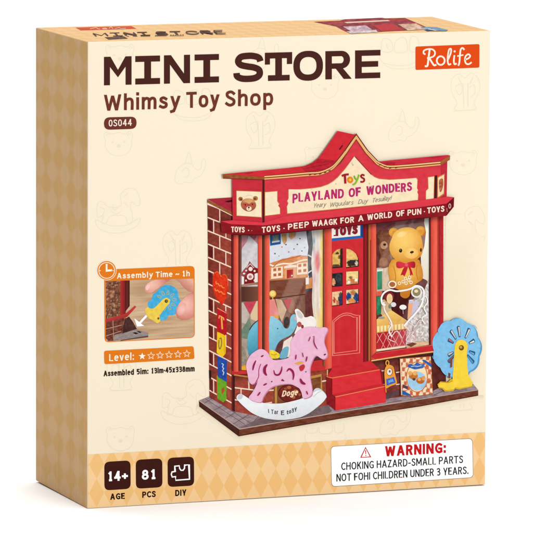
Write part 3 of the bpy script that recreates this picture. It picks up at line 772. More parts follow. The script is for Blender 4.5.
for x, y, rx, ry, c in ((289, 387.4, 2.2, 1.6, (170, 96, 52)), (295.6, 391, 2, 1.5, (176, 102, 56)), (293.6, 397.2, 1.8, 1.6, (168, 96, 50)), (299.6, 394.6, 1.5, 1.4, (150, 80, 44)), (285.4, 388.8, 1.5, 1.1, (150, 80, 44))): lw.ell(x, y, rx, ry, c, n=12)
lw.stext('Doge', (281.6, 396.8), (297.4, 395.2), 6.0, 1.2, (252, 220, 184), shear=.25); lw.done()

# right low wall
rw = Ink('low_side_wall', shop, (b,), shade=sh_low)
rw.poly([(371, 358), (434, 349), (434, 388), (420, 394), (385, 399), (371, 398)], tex((112, 48, 40), 26, 3, 2), cell=1.5)
for a, c in (((396, 372.5), (401, 371.8)), ((380, 385), (386, 384)), ((396, 384.6), (400, 384)), ((372, 372), (386, 370.4))): rw.line([a, c], 1.1, MORT, sm=0)
rw.poly([(386, 394), (399, 390), (399, 395), (386, 399)], tex((84, 62, 62), 14), cell=1.5)
rw.poly([(431, 352), (446, 350), (446, 384), (431, 392)], tex((88, 36, 32), 14), cell=1.5); rw.done()

# ---- chamfered side window
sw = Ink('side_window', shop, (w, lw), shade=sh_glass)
sw.poly([(233, 232), (265, 232), (265, 374), (233, 373)], (96, 30, 28))
def swbg(x, y):
    if y < 262: return tex((206, 200, 204), 16, 3, 3)(x, y)
    if y < 286: return tex((214, 206, 206), 14)(x, y)
    if y < 302: return mixc((74, 40, 34), (120, 74, 56), (x-239)/18)
    return tex((176, 158, 142), 20, 4, 4)(x, y)
sw.poly([(239, 233), (258, 233), (258, 370), (239, 370)], swbg, cell=1.2)
sw.poly([(239.6, 234), (249, 234), (247, 241.5), (243, 247), (239.6, 254)], tex((198, 132, 140), 22, 1.4, 3), cell=1.2)
sw.poly([(245, 234), (258, 234), (258, 244.5), (254, 240), (250, 236.6)], tex((178, 84, 96), 30, 1.5, 1.5), cell=1.2)
sw.poly([(239.5, 275.5), (243, 270.5), (247.5, 265.6), (249.6, 261), (252, 264.4), (255.5, 267.6), (258, 268.6), (258, 284.6), (239.5, 286)], (128, 24, 30))
sw.L += 1
for x, y, rx, ry in ((250.6, 269, 2.1, 2.1), (250.2, 276.6, 3.4, 3.3), (244, 273.6, 1.2, .9), (246.2, 270.6, .9, .9), (254.6, 271, 1.1, 1.1), (256.6, 274, .9, .9), (242, 277, 1, 1), (254.6, 280.4, 1, 1.2), (246, 280.6, .9, 1)): sw.ell(x, y, rx, ry, (244, 222, 212), n=14, keep=True)
sw.L += 1
sw.ell(250.2, 276.8, 1.7, 1.6, (190, 120, 116), n=12); sw.line([(246.4, 267.8), (250.2, 263.8), (254, 268)], .7, (238, 206, 198), sm=0)
sw.poly([(239.5, 278), (244, 276.6), (244, 284.6), (239.5, 285.4)], (240, 232, 226)); sw.poly([(254.6, 273.8), (258, 273), (258, 282.6), (254.6, 283.6)], (240, 230, 222))
sw.poly([(239.6, 284.8), (258, 282), (258, 284.4), (239.6, 287)], (156, 108, 84))
sw.poly([(243.4, 302.6), (256.4, 300.8), (250, 314.6)], tex((198, 66, 84), 14), cell=2)
sw.poly([(256.5, 301), (258, 301), (258, 322), (251, 319), (250.4, 315)], (226, 196, 160)); sw.poly([(239.6, 303), (243.4, 303), (249.4, 315), (246, 324), (239.6, 322)], tex((196, 182, 172), 12), cell=2)
sw.poly([(249.6, 318), (252, 328), (247, 339), (242, 338), (241.4, 330)], tex((112, 134, 112), 18), cell=1.6)
sw.poly([(258, 320.6), (253.5, 324.6), (249.6, 330), (247.4, 338), (247, 346), (248.4, 354), (252, 360), (258, 364)], grad((112, 190, 212), (70, 150, 178), (248, 330), (258, 350), 8), cell=1.4)
sw.line([(258, 320.4), (253.2, 324.4), (249.4, 330)], .9, (62, 48, 50), sm=3)
sw.poly([(239.6, 348), (243, 346), (246, 352), (247, 360), (246, 368), (239.6, 369)], tex((150, 138, 118), 26, 1.4, 1.4), cell=1.4)
sw.poly([(239.6, 366.5), (256, 362), (258, 370), (239.6, 370)], tex((232, 170, 60), 24, 2, 1), cell=1.4)
sw.poly([(239.4, 234), (241.6, 234), (241.6, 370), (239.4, 370)], (120, 70, 58)); sw.done()
fw = Ink('window_frame', shop, (sw,), shade=sh_front)
POST, POST2 = (228, 88, 68), (206, 62, 50)
def post(k, x0, x1, y0, y1, y0b=None, y1b=None):
    k.poly([(x0, y0), (x1, y0b or y0), (x1, y1b or y1), (x0, y1)], grad(POST2, (236, 100, 78), (x0, 0), (x0+(x1-x0)*.6, 0), 8, 1.5, 9), cell=1.6)
fw.poly([(231.8, 371), (250, 370), (270, 366.6), (328, 359), (328, 369.6), (306, 372), (272, 377.6), (249, 373.8), (231.8, 374.6)], tex((200, 48, 50), 10, 6, 1), cell=2)
fw.line([(234, 374.8), (249, 377), (273, 377.2), (308, 371.4)], 1.5, GOLD, sm=0)
post(fw, 233.6, 238.4, 234.6, 371.6); fw.poly([(238.4, 234.6), (239.8, 234.6), (239.8, 370.6), (238.4, 371)], (92, 30, 28)); fw.poly([(232.2, 234), (233.6, 234), (233.6, 371.4), (232.2, 371)], (122, 30, 32))
fw.poly([(262, 233), (265, 233), (265, 356), (262, 356)], grad((38, 16, 14), (120, 70, 44), (262, 0), (264.6, 0)), cell=1)
post(fw, 257.8, 262.1, 233.6, 356); post(fw, 264.9, 269.6, 233.2, 356); fw.done()

# ---- display window on the left of the door
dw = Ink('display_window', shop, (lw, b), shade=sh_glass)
dw.poly([(269, 230), (325, 225), (325, 366), (269, 370)], (92, 44, 38))
dw.poly([(269.6, 298), (311, 292), (311, 360), (269.6, 364)], tex((124, 78, 62), 22, 4, 4), cell=2)
dw.poly([(307, 228), (313, 228), (313, 330), (305, 330), (305.6, 296)], tex((66, 66, 70), 26, 2, 3), cell=1.6)
dw.poly([(305.4, 279), (313, 277), (313, 288), (305.4, 289)], tex((206, 130, 76), 16), cell=2); dw.poly([(305.6, 276.5), (308.8, 275.6), (308.8, 284), (305.6, 284.6)], (244, 236, 226))
dw.line([(308, 255), (313, 258), (316, 262)], 1.3, (216, 222, 220)); dw.line([(308, 273), (312, 270.4), (316, 269.6)], 1.3, (216, 222, 220))
# poster with snowy houses
dw.poly(clean([(269.6, 231.6), (306, 228.6), (307.2, 240), (308.4, 247), (307.6, 256), (308.4, 277.5), (305.6, 278.2), (269.6, 280.6)]), tex((222, 224, 232), 10, 2, 2), cell=1.5)
dw.poly([(269.6, 263.4), (273, 262), (278, 260.6), (282.6, 258.6), (287, 258.2), (291.8, 256.4), (296, 255.8), (299.6, 255.2), (304, 255.6), (307.4, 255.8), (308, 277.2), (305.6, 278), (269.6, 280.4)], tex((220, 142, 88), 30, 2.2, 1.6), cell=1.2)
dw.line([(269.8, 264.4), (274, 266), (279, 264.6), (284, 263.6), (290, 263.8), (296, 262.4), (302, 260.4), (307.6, 259.6)], 1.5, (246, 232, 214)); dw.line([(271, 270), (278, 262.4), (285, 259.4), (294, 257.6), (301, 255.6)], .9, (196, 108, 62))
for q in ([(271.2, 267.9), (282.8, 266.4), (282.8, 277.6), (271.2, 279)], [(297, 263.6), (307.4, 262.4), (307.4, 273.8), (297, 274.8)]): dw.poly(q, tex((250, 228, 200), 8), cell=2)
dw.L += 1
for x, y in ((274.8, 269.8), (279.4, 269.2), (274.9, 275), (279.6, 274.4), (299.8, 265.6), (304.8, 265), (299.8, 271), (304.8, 270.4)): dw.poly([(x-1.5, y-1.3), (x+1.5, y-1.6), (x+1.5, y+1.3), (x-1.5, y+1.6)], tex((194, 104, 62), 24, 1, 1), cell=1, keep=True)
dw.L += 1
dw.poly([(284.6, 268.6), (296, 267.6), (296, 277.8), (284.6, 278.8)], (234, 164, 112)); dw.poly([(286.8, 269.9), (293.2, 269.3), (293.2, 277.6), (286.8, 278.4)], (178, 42, 44)); dw.ell(292, 275.6, .8, .8, (252, 232, 200), n=10)
dw.poly([(284, 266.4), (290, 264.6), (296.8, 265.2), (296.8, 267.2), (284, 268.4)], (246, 226, 206))
dw.L += 1
for x, y, c in ((275, 253.6, (96, 70, 92)), (288.8, 252, (214, 110, 110)), (282, 247, (206, 120, 110)), (297.4, 244.4, (90, 74, 96)), (300, 238.6, (116, 80, 96)), (304.6, 247.6, (196, 150, 150)), (294, 249, (140, 132, 150)), (279, 256, (190, 180, 190)), (302, 251, (120, 100, 120)), (286, 244.6, (96, 66, 74))): dw.ell(x, y, .75, .7, c, n=9, keep=True)
dw.L += 1
dw.poly([(270, 233.6), (280.6, 232.4), (280.8, 244), (270.2, 245.8)], (36, 88, 150)); dw.poly([(272.4, 235.6), (278.6, 235), (278.8, 242), (272.6, 242.8)], tex((124, 134, 120), 40, 1, 1), cell=.9)
dw.poly([(272, 241.4), (279.6, 240.2), (279.6, 241.8), (272, 243)], (206, 214, 220))
dw.poly([(281.6, 234), (286.6, 233.6), (286.8, 241), (284.4, 244.6), (282.6, 241)], tex((206, 150, 84), 36, 1.2, 1.2), cell=1); dw.poly([(289, 232), (296, 231.4), (295.6, 236.6), (291.2, 239.6), (288.8, 237)], tex((208, 152, 96), 40, 1.2, 1.2), cell=1)
# shelf
dw.poly([(269.6, 280), (305.6, 277.6), (305.8, 294.6), (269.6, 299.8)], tex((122, 66, 46), 16, 8, 1.4), cell=1.5); dw.line([(269.6, 280.4), (305.6, 278)], .9, (176, 116, 84), sm=0); dw.line([(270, 299), (305.6, 294.2)], .8, (78, 36, 26), sm=0)
dw.poly([(305.6, 293), (313, 290), (313, 330), (305.6, 332)], tex((104, 50, 48), 16), cell=2)
# bunting
dw.poly([(269.6, 299.6), (274.4, 299), (279.4, 315.4), (269.6, 315.8)], (232, 138, 134)); dw.poly([(275.4, 298.8), (281.4, 299.6), (286.6, 309.6), (282, 322), (279.6, 317)], tex((204, 164, 124), 14), cell=2)
dw.poly([(287, 298.4), (292, 297.6), (296, 305), (293, 314), (288.6, 312.4)], tex((150, 98, 74), 14), cell=2); dw.poly([(283.4, 299.8), (292.4, 298.5), (287.9, 310.6)], (190, 54, 56))
dw.line([(272.6, 296), (272.9, 300.4)], .8, (236, 200, 90), sm=0); dw.ell(272.8, 293.8, 3.4, 3.5, ball((252, 226, 130), (232, 184, 76), 272, 293, 3.6), cell=1); dw.ring(272.8, 293.8, 1.7, 1.7, .6, (246, 232, 170)); dw.done()
# curtain
cu = Ink('curtain', shop, (dw,), shade=sh_glass)
def cloth(x, y):
    f = math.sin((x-311)*1.5+vnoise(x/4, y/18)*5)*.5+.5; c = mixc((240, 230, 216), (212, 190, 176), f*.55)
    if y > 306: c = mixc(c, (246, 206, 110), .55*min(1, (y-306)/14)*min(1, max(0, (x-313)/5)))
    c = mixc(c, (246, 208, 90), .85*max(0, min(1, (x-319.4)/2.2)))
    c = mixc(c, (226, 108, 112), max(0, 1-math.hypot((x-317.4)/3.4, (y-262)/13))*1.5)
    c = mixc(c, (210, 158, 200), max(0, 1-math.hypot((x-314.4)/2.4, (y-252)/8))*.8)
    c = mixc(c, (104, 142, 176), max(0, 1-math.hypot((x-314)/1.8, (y-241)/5))*1.2)
    c = mixc(c, (120, 168, 120), max(0, 1-math.hypot((x-313.2)/1.4, (y-248)/4))*.9)
    c = mixc(c, (232, 176, 190), max(0, 1-math.hypot((x-314)/3, (y-280)/14))*.8)
    return tex(c, 12, 1.2, 5)(x, y)
cu.poly(smooth([(311.6, 228), (317, 227.2), (322.9, 227), (322.9, 260), (322.6, 290), (322.6, 328), (317, 330), (313.8, 318), (312, 300), (312.6, 280), (311.2, 262), (312.8, 244)], True, 3), cloth, cell=1.0); cu.done()
# elephant and rabbit toys in the window
el = Ink('pictured_elephant', shop, (cu,))
el.poly([(269.6, 315.8), (278.8, 315.2), (278.6, 319), (269.6, 319.6)], (236, 164, 74))
el.poly(smooth([(269.6, 319.2), (276, 318.2), (281.3, 322.4), (283.9, 327.2), (287.2, 328.6), (289.6, 325.2), (290.3, 318), (293, 314.4), (296.4, 316), (296.4, 326), (291, 334.6), (283, 338.8), (278.6, 342.5), (275, 349.7), (274, 357), (269.6, 357)], True, 4), grad((150, 208, 226), (112, 182, 206), (272, 320), (286, 345), 10), cell=1.3)
el.ell(286.5, 322.4, 2.7, 5.6, tex((66, 58, 58), 18), rot=8, cell=1.2); el.ell(277.7, 328.6, .65, .6, (40, 50, 60), n=10)
el.poly([(278, 343), (283.4, 339.4), (284, 350), (280, 357), (275.4, 357), (276.4, 350)], tex((104, 58, 56), 16), cell=1.6); el.done()
rb = Ink('pictured_rabbit', shop, (el,))
rb.poly([(283.6, 341.6), (292, 336), (295, 345), (289, 357), (281, 357)], tex((246, 224, 214), 12), cell=1.6)
rb.poly(smooth([(281, 352), (284.4, 347.4), (288.6, 347), (288, 354), (286, 358), (279.6, 358)], True), tex((112, 178, 200), 10), cell=1.5)
rb.poly(smooth([(294.8, 310.4), (297.4, 308.8), (300.6, 311), (303.4, 314.4), (304.4, 317), (307, 317.2), (311, 316), (314.6, 318), (316.4, 322), (315.4, 326.6), (311, 328.6), (304, 331), (298, 333.6), (294.4, 333.6), (297, 326), (296.4, 317)], True, 4), tex((248, 242, 236), 7), cell=1.6)
rb.poly(smooth([(296.6, 311.2), (299.6, 311.4), (303, 316), (301.6, 318.6), (298.4, 317)], True), (214, 206, 198)); rb.ell(299.4, 324.4, 2.3, 2.7, tex((186, 92, 88), 14), cell=1.2); rb.ell(302.4, 326.6, 1.4, 1.9, (146, 56, 58)); rb.ell(295.6, 318.4, 1.2, 1.6, (232, 178, 168)); rb.done()
dk = Ink('pictured_duck', shop, (el,)); dk.poly(smooth([(269.8, 350.6), (273, 350.2), (276, 351.6), (279.6, 354.2), (279, 357.6), (274, 358.6), (269.8, 357.4)], True), tex((246, 214, 60), 24, 1.5, 1.5), cell=1.2); dk.line([(271.4, 354.2), (274.4, 355), (277, 353.6)], .6, (180, 140, 30)); dk.done()

# ---- door and its frame
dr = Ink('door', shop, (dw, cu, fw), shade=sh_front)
dr.poly([(331.4, 224), (371, 220), (371, 362), (331.4, 368)], tex((208, 42, 50), 8, 3, 6), cell=2.5)
dr.poly([(363.2, 222), (366.6, 222), (366.6, 362), (363.2, 362.5)], grad((112, 14, 24), (176, 26, 36), (363.2, 0), (366.6, 0)), cell=1.2); dr.poly([(366.5, 222), (368.5, 222), (368.5, 362), (366.5, 362)], (92, 34, 24)); dr.poly([(368.5, 222), (370.9, 222), (370.9, 361.8), (368.5, 362)], (186, 104, 54))
od = dr.done()
def pane(q, f, sm=False):
    p = Ink('door_pane', shop, (dr,)); p.poly(q, (56, 14, 16)); cx = sum(a for a, _ in q)/len(q); cy = sum(a for _, a in q)/len(q)
    p.poly([(cx+(x-cx)*.93-.3, cy+(y-cy)*.94-.3) for x, y in q], f, cell=.9); return p
def view(bg, blobs):
    def f(x, y):
        c = tex(bg, 26, 1.6, 1.6)(x, y)
        for bx, by_, rx, ry, col in blobs:
            if ((x-bx)/rx)**2+((y-by_)/ry)**2 < 1: c = tex(col, 26, 1.3, 1.3)(x, y)
        return c
    return f
a1 = [(332.3, 268.3), (332.3, 254.8), (334, 252.2), (337, 249.8), (340, 248.8), (342.7, 248.4), (342.7, 267.6)]
a2 = [(346.1, 248.4), (350, 249.2), (353.6, 251.2), (356.6, 254), (358.5, 258.4), (358.9, 266.4), (346.1, 268.1)]
pane(a1, view((226, 180, 96), [(337.4, 253.4, 2, 1.4, (70, 50, 36)), (339.2, 257, 1.3, 1.8, (120, 80, 40)), (341.4, 259, 1.8, 12, (52, 42, 34)), (336, 266, 5, 1.6, (90, 66, 44))])).done()
pane(a2, view((234, 190, 112), [(354.4, 262.6, 7.5, 3.2, (42, 38, 40)), (356.6, 263.4, 1.4, 2.6, (206, 190, 170)), (350, 264.6, 2.5, 2, (60, 44, 34))])).done()
pane([(332.1, 273.6), (342.6, 272.5), (342.6, 286.1), (332.1, 287)], view((40, 40, 44), [(333.4, 282, 1.6, 4, (222, 160, 110)), (339, 278, 3.4, 4.6, (54, 56, 62))])).done()
pane([(346.1, 271.6), (358.9, 271), (358.9, 284.1), (346.1, 285.4)], view((240, 212, 142), [(353, 281.6, 6.5, 2.6, (206, 128, 76)), (350.6, 277.4, 2, 1.2, (150, 106, 56)), (356, 280, 1.6, 1.4, (250, 240, 220)), (349, 282, 1.4, 1.4, (250, 236, 214))])).done()
pane([(332.1, 292), (342.6, 290.7), (342.6, 305.1), (332.1, 306.4)], view((238, 196, 150), [(340.6, 300, 2.4, 8, (46, 56, 86)), (334.4, 300, 1.4, 3, (190, 70, 50)), (337.4, 302.6, 1.6, 2.6, (206, 120, 70)), (340.2, 294.4, 1.3, 1.6, (90, 70, 50))])).done()
pane([(346.1, 290), (358.9, 289), (358.9, 302.9), (346.1, 304.7)], view((234, 200, 150), [(348.6, 296.6, 2.6, 4.2, (38, 74, 130)), (356, 298, 2.6, 5.4, (38, 70, 122)), (353, 292.6, 2.4, 2.6, (190, 128, 64)), (352, 301, 3.4, 2.6, (222, 144, 74))])).done()
dm = Ink('door_moulding', shop, (dr,))
MO = (238, 140, 118)
dm.line([(332.6, 355.7), (332.6, 320.9), (335.6, 318.4), (338.9, 315.8), (343, 313.6), (346.8, 313), (350.4, 313.4), (353.3, 314.6), (356.6, 315.4), (359.6, 315.3), (359.6, 352.9)], .75, MO, True, 0)
dm.line([(334, 353.4), (333.9, 322.2), (337, 319.4), (340.2, 317), (344, 315.4), (347.4, 315), (350.6, 315.6), (353.3, 317.2), (357, 317.2), (357, 350.4)], .75, MO, True, 0); dm.done()
ds = Ink('door_sign', shop, (dr,))
ds.poly([(331.7, 225.4), (363.2, 222), (363.2, 238), (331.7, 241.2)], (40, 98, 172)); ds.poly([(331.7, 225.4), (360.2, 222.6), (360.2, 235.6), (331.7, 238.4)], (244, 236, 228))
ds.poly([(361.2, 222.6), (363.2, 222.4), (363.2, 238), (361.2, 236.4)], (24, 62, 124))
ds.stext('TOYS', (334, 236.4), (357.6, 234.0), 9.4, 2.7, (134, 34, 44)); ds.line([(333.6, 235.6), (337.6, 235.2)], 1.2, (134, 34, 44), sm=0); ds.done()
df = Ink('door_post', shop, (dr,), shade=sh_front)
df.poly([(322.7, 228), (325, 227.6), (325, 366), (322.7, 366)], grad((92, 52, 34), (170, 96, 60), (322.7, 0), (325, 0)), cell=1.2)
post(df, 324.9, 331.7, 226, 369.4, 225.2, 368.2); df.done()
df = Ink('door_post', shop, (dr,), shade=sh_front); post(df, 370.7, 376.2, 221.4, 362, 220.6, 358.6); df.poly([(370.2, 240), (370.9, 240), (370.9, 365.4), (370.2, 365)], (100, 42, 28)); df.line([(371, 361), (378, 359.2)], 1.0, GOLD2, sm=0); df.done()

# ---- steps
st = Ink('door_step', shop, (dr, df, rw, lw))
RS = (222, 48, 56)
st.poly([(327.4, 376), (333, 366.4), (371, 360.8), (379.8, 369.6), (331.8, 378)], tex((206, 40, 48), 8, 6, 1), cell=2)
st.poly([(326.2, 376.6), (331.8, 378), (331.8, 395), (335.4, 396.4), (335.4, 410.4), (327.2, 404)], tex((140, 22, 30), 10), cell=2)
st.poly([(331.8, 378), (379.8, 369.6), (381.9, 383.6), (335.4, 396.4), (331.8, 395)], tex(RS, 8, 6, 2), cell=2)
st.poly([(379.8, 369.6), (381.8, 371), (383.8, 384.4), (381.9, 383.6)], (150, 24, 32))
st.line([(326.6, 376.6), (331.9, 378), (379.8, 369.7)], .8, (232, 134, 84), sm=0)
st.line([(331.9, 378.4), (331.9, 394.8), (335.4, 396.6), (335.4, 410)], .7, (104, 16, 22), sm=0); st.done()
st2 = Ink('door_step', shop, (st,))
st2.poly([(332.2, 394.4), (382, 383.4), (385.4, 386.2), (335.4, 396.8)], tex((204, 40, 48), 8, 6, 1), cell=2)
st2.poly([(335.4, 396.8), (385.4, 386.2), (386.1, 402.4), (335.4, 410.6)], tex((226, 50, 58), 8, 6, 2), cell=2)
st2.line([(335.4, 396.9), (385.4, 386.3)], .8, (234, 140, 90), sm=0); st2.done()

# ---- right display window
rd = Ink('display_window', shop, (df,), shade=sh_glass)
rd.poly([(376.2, 221), (430.8, 214), (430.8, 347), (376.2, 353)], tex((96, 44, 40), 20, 4, 4), cell=3)
rd.poly([(424.6, 218), (429.4, 217), (429.4, 284), (426.4, 280), (421.6, 278), (420.6, 252)], grad((250, 248, 232), (228, 214, 188), (425, 240), (430, 283)), cell=2)
rd.poly([(376.4, 222), (424, 216), (424, 230), (404, 232), (376.4, 234)], tex((140, 70, 74), 26, 4, 2), cell=2)
rd.poly([(388, 229), (394, 226), (424, 222), (426, 232), (424.4, 246), (421, 256), (415, 258), (388, 262)], (156, 118, 108))
rd.poly([(376.6, 268), (390, 266.6), (390, 290), (376.6, 291.6)], (196, 174, 158))
for q in ([(377.2, 271.4), (382, 271), (382, 289), (377.2, 289.8)], [(376.6, 296.8), (380.5, 296.2), (381.2, 313.9), (377, 315.2)]): rd.poly(q, tex((36, 128, 86), 16), cell=2)
rd.poly([(376.4, 291.6), (382, 291), (382, 295.4), (376.4, 296.2)], (222, 92, 70)); rd.poly([(377, 269.6), (383, 269), (383, 271), (377, 271.6)], (236, 226, 216))
rd.poly([(383.4, 268), (390, 267), (391, 288), (386, 292), (382.6, 290)], tex((220, 190, 160), 24, 1.4, 3), cell=1.4)
rd.poly([(388.4, 290), (414, 289), (414, 304), (407, 320.4), (391, 312), (386, 300)], tex((72, 20, 20), 16), cell=2)
rd.poly([(382, 300), (389, 298), (392, 312), (385, 318), (381, 314)], (214, 180, 138))
rd.poly([(376.6, 319.4), (384, 314.6), (391.4, 310.2), (408.4, 321.4), (408.4, 328.6), (376.6, 333)], grad((246, 206, 116), (222, 160, 72), (384, 312), (394, 332), 10), cell=1.6)
for i in range(9): rd.poly([(377+i*3.5, 326.4-i*.35), (379.4+i*3.5, 326.1-i*.35), (379.2+i*3.5, 331.8-i*.42), (377.4+i*3.5, 332-i*.42)], (250, 228, 168), keep=i > 0)
rd.L += 1
rd.poly([(376.6, 333.2), (408.4, 328.8), (405.8, 346), (376.6, 350)], tex((182, 34, 44), 12), cell=2)
for i in range(5): rd.line([(376.8+i*6.6, 333.4-i*.9), (376.8+i*6.6+8.4, 349-i*.9-1)], .55, (236, 160, 152), sm=0, keep=i > 0)
rd.L += 1
for i in range(5): rd.line([(382.6+i*6, 332.6-i*.8), (376.9+i*6-1.6, 349.6-i*.8)] if i else [(382.6, 332.6), (376.9, 343)], .55, (236, 160, 152), sm=0, keep=i > 0)
rd.L += 1
rd.poly([(376.4, 349.4), (405.4, 345.4), (405.6, 347.4), (376.4, 351.6)], (246, 222, 190))
for x, y, rx, ry, c in ((393.4, 304.6, 2.8, 2.4, (226, 226, 230)), (403, 307.2, 3.6, 2.5, (244, 242, 238)), (390, 306.5, 1.6, 2.2, (120, 132, 110)), (381.6, 317.8, 3.4, 1.4, (170, 156, 140))): rd.ell(x, y, rx, ry, c, n=16)
rd.line([(403, 309), (403.2, 314)], .6, (200, 190, 186), sm=0)
# clear bag on the right
def bag(x, y):
    n = vnoise(x/2.2, y/3.4, 21); m_ = vnoise(x/1.0, y/1.4, 8)
    c = mixc((150, 132, 126), (226, 218, 212), n)
    if m_ > .66: c = mixc(c, (252, 248, 244), .75)
    return mixc(c, (226, 150, 150), .3*max(0, min(1, (y-322)/18))*(x < 416))
rd.poly([(408.7, 300), (413, 299.4), (420, 293), (424.4, 290), (428.6, 279), (429, 342), (416, 345), (405.6, 347), (407.2, 322), (409, 316)], bag, cell=.9)
rd.poly([(408.9, 300.4), (419.6, 301.6), (416.4, 312), (407.6, 319.4)], (198, 188, 214)); rd.poly([(408.4, 303.6), (412.8, 303), (411.8, 315), (407.4, 319.4)], (240, 160, 104))
for i in range(20):
    x, y = 411+random.random()*15, 304+random.random()*36; rd.line([(x, y), (x+random.uniform(-2, 2), y+1.6), (x+random.uniform(-2.6, 2.6), y+3.6)], .55, random.choice([(254, 252, 250), (254, 252, 250), (238, 200, 200), (206, 196, 190)]), sm=2)
rd.poly([(406, 346.6), (416, 341.8), (428.6, 341.2), (429.4, 344.8), (407, 348.4)], tex((222, 184, 144), 24, 3, 1), cell=1.4); rd.poly([(406, 344.6), (413, 342.4), (417, 343.8), (411, 347)], (122, 64, 46)); rd.done()
bt = Ink('pictured_brown_bear', shop, (rd,), shade=sh_glass)
bt.poly(smooth([(377.6, 232.4), (381, 230), (386, 231), (390.4, 231), (391, 246), (389.6, 252), (391, 262), (387, 267.4), (381, 267.6), (378.4, 264), (380.4, 256), (378.6, 248), (379.4, 240), (377.4, 237)], True), tex((124, 72, 50), 26, 2, 2), cell=1.3)
bt.ell(384, 245.2, 3.6, 4, tex((190, 142, 108), 14), cell=1.3); bt.ell(384.6, 244.6, 1.5, 1.2, (52, 30, 24), n=12); bt.ell(383.6, 262, 4.4, 4.6, tex((150, 96, 66), 18), cell=1.4)
bt.ell(378.9, 233.6, 1.8, 1.8, (96, 54, 40), n=12); bt.done()

# honey coloured bear
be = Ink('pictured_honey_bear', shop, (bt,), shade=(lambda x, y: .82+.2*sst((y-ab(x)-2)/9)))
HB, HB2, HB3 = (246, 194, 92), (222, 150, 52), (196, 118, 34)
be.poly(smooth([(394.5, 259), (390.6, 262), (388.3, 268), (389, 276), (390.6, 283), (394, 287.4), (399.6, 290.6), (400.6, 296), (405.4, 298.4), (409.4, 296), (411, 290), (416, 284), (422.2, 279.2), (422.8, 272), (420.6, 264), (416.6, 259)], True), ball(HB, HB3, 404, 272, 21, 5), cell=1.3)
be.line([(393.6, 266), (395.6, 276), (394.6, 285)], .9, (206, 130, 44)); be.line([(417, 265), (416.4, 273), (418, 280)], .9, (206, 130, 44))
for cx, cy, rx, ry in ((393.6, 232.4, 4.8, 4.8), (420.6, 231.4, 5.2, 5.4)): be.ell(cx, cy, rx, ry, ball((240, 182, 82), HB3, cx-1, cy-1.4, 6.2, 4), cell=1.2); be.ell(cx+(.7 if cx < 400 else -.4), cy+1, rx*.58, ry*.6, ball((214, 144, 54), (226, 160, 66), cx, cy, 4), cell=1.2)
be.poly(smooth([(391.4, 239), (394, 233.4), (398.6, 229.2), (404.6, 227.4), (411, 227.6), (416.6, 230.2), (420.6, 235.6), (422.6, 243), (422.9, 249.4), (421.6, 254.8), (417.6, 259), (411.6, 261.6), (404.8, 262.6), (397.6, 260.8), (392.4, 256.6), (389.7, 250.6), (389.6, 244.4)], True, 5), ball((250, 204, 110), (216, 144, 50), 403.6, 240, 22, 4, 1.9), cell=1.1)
be.ell(401.6, 234.4, 5.4, 2.6, ball((252, 218, 146), (249, 204, 112), 401.6, 234.4, 5.4), rot=-16, cell=1)
be.ell(411.2, 253.4, 7.4, 5.4, ball((250, 206, 124), (236, 176, 78), 411, 252, 8.4), cell=1.1)
be.ell(400.6, 250.6, 1.65, 2.0, (52, 38, 26), n=18); be.ell(400.2, 249.9, .5, .5, (190, 170, 140), n=8, keep=False); be.ell(420.9, 250, 1.0, 1.9, (64, 46, 30), n=16)
be.ell(411.9, 252.2, 1.95, 1.2, (56, 38, 26), rot=-14, n=18); be.line([(411.8, 253.4), (411.6, 255.2)], .4, (190, 126, 56), sm=0)
BW = (206, 38, 56)
be.poly([(405, 266), (402.6, 270), (400.6, 275.4), (402.6, 274.8), (404.6, 276.4), (406.6, 271.6), (408, 267)], tex((196, 34, 50), 14), cell=1.2); be.poly([(408.4, 267), (410, 271.6), (410.2, 276.2), (411.6, 274.6), (413.2, 275.4), (411.6, 270), (409.8, 266)], tex((190, 30, 48), 14), cell=1.2)
be.poly(smooth([(396.8, 262), (400, 261.6), (405.4, 263.2), (410.6, 261.8), (414.6, 261.8), (415.4, 265), (414.4, 268), (409.6, 267.2), (405.6, 266.6), (401, 268.2), (397.2, 267.8), (396.2, 265)], True, 4), ball((222, 54, 72), (172, 24, 42), 404, 263, 11, 8), cell=1.1)
be.ell(406.4, 264.8, 1.6, 1.7, (232, 92, 104), n=14); be.done()
# white line heart on the glass
ht = Ink('heart_window_sticker', shop, (be,))
WL = (252, 248, 244)
ht.ell(389, 296.6, 5.0, 5.4, tex((126, 34, 38), 14), cell=1.4); ht.ell(389.6, 298.6, 3.0, 5, tex((244, 208, 150), 18), cell=1.4); ht.ell(416.6, 292.2, 5.6, 5.6, (236, 232, 226)); ht.ell(416.6, 292, 4, 4.2, tex((150, 134, 92), 30, 1, 1), cell=1); ht.ell(416.2, 291.2, 2, 1.6, (236, 224, 186), n=14)
ht.line([(382.2, 304), (381.4, 298.2), (384, 293), (389.7, 290), (396.3, 291.2), (404.1, 290.4), (411, 288.6), (416, 285.8), (422, 287.8), (424, 294), (421.4, 304.6), (416, 312.6), (409.6, 319.6), (404, 326)], 1.7, WL)
ht.line([(383.8, 302), (384.6, 310), (389.7, 319), (391.8, 325), (389, 331), (392, 337)], 1.5, (250, 234, 228)); ht.line([(381.8, 304.2), (385.6, 305)], 1.3, WL, sm=0)
ht.ring(392.3, 284.4, 3.6, 3.2, 1.3, (252, 236, 210)); ht.ell(392.3, 284.6, 2.8, 2.4, (176, 102, 56))
for x, y in ((399.4, 283.2), (403, 281.6), (406, 283.2), (408.6, 280), (411, 282.4), (405.4, 278.6), (409.6, 277.2)): ht.ring(x, y, 1.3, 1.4, .75, (252, 238, 212), n=12)
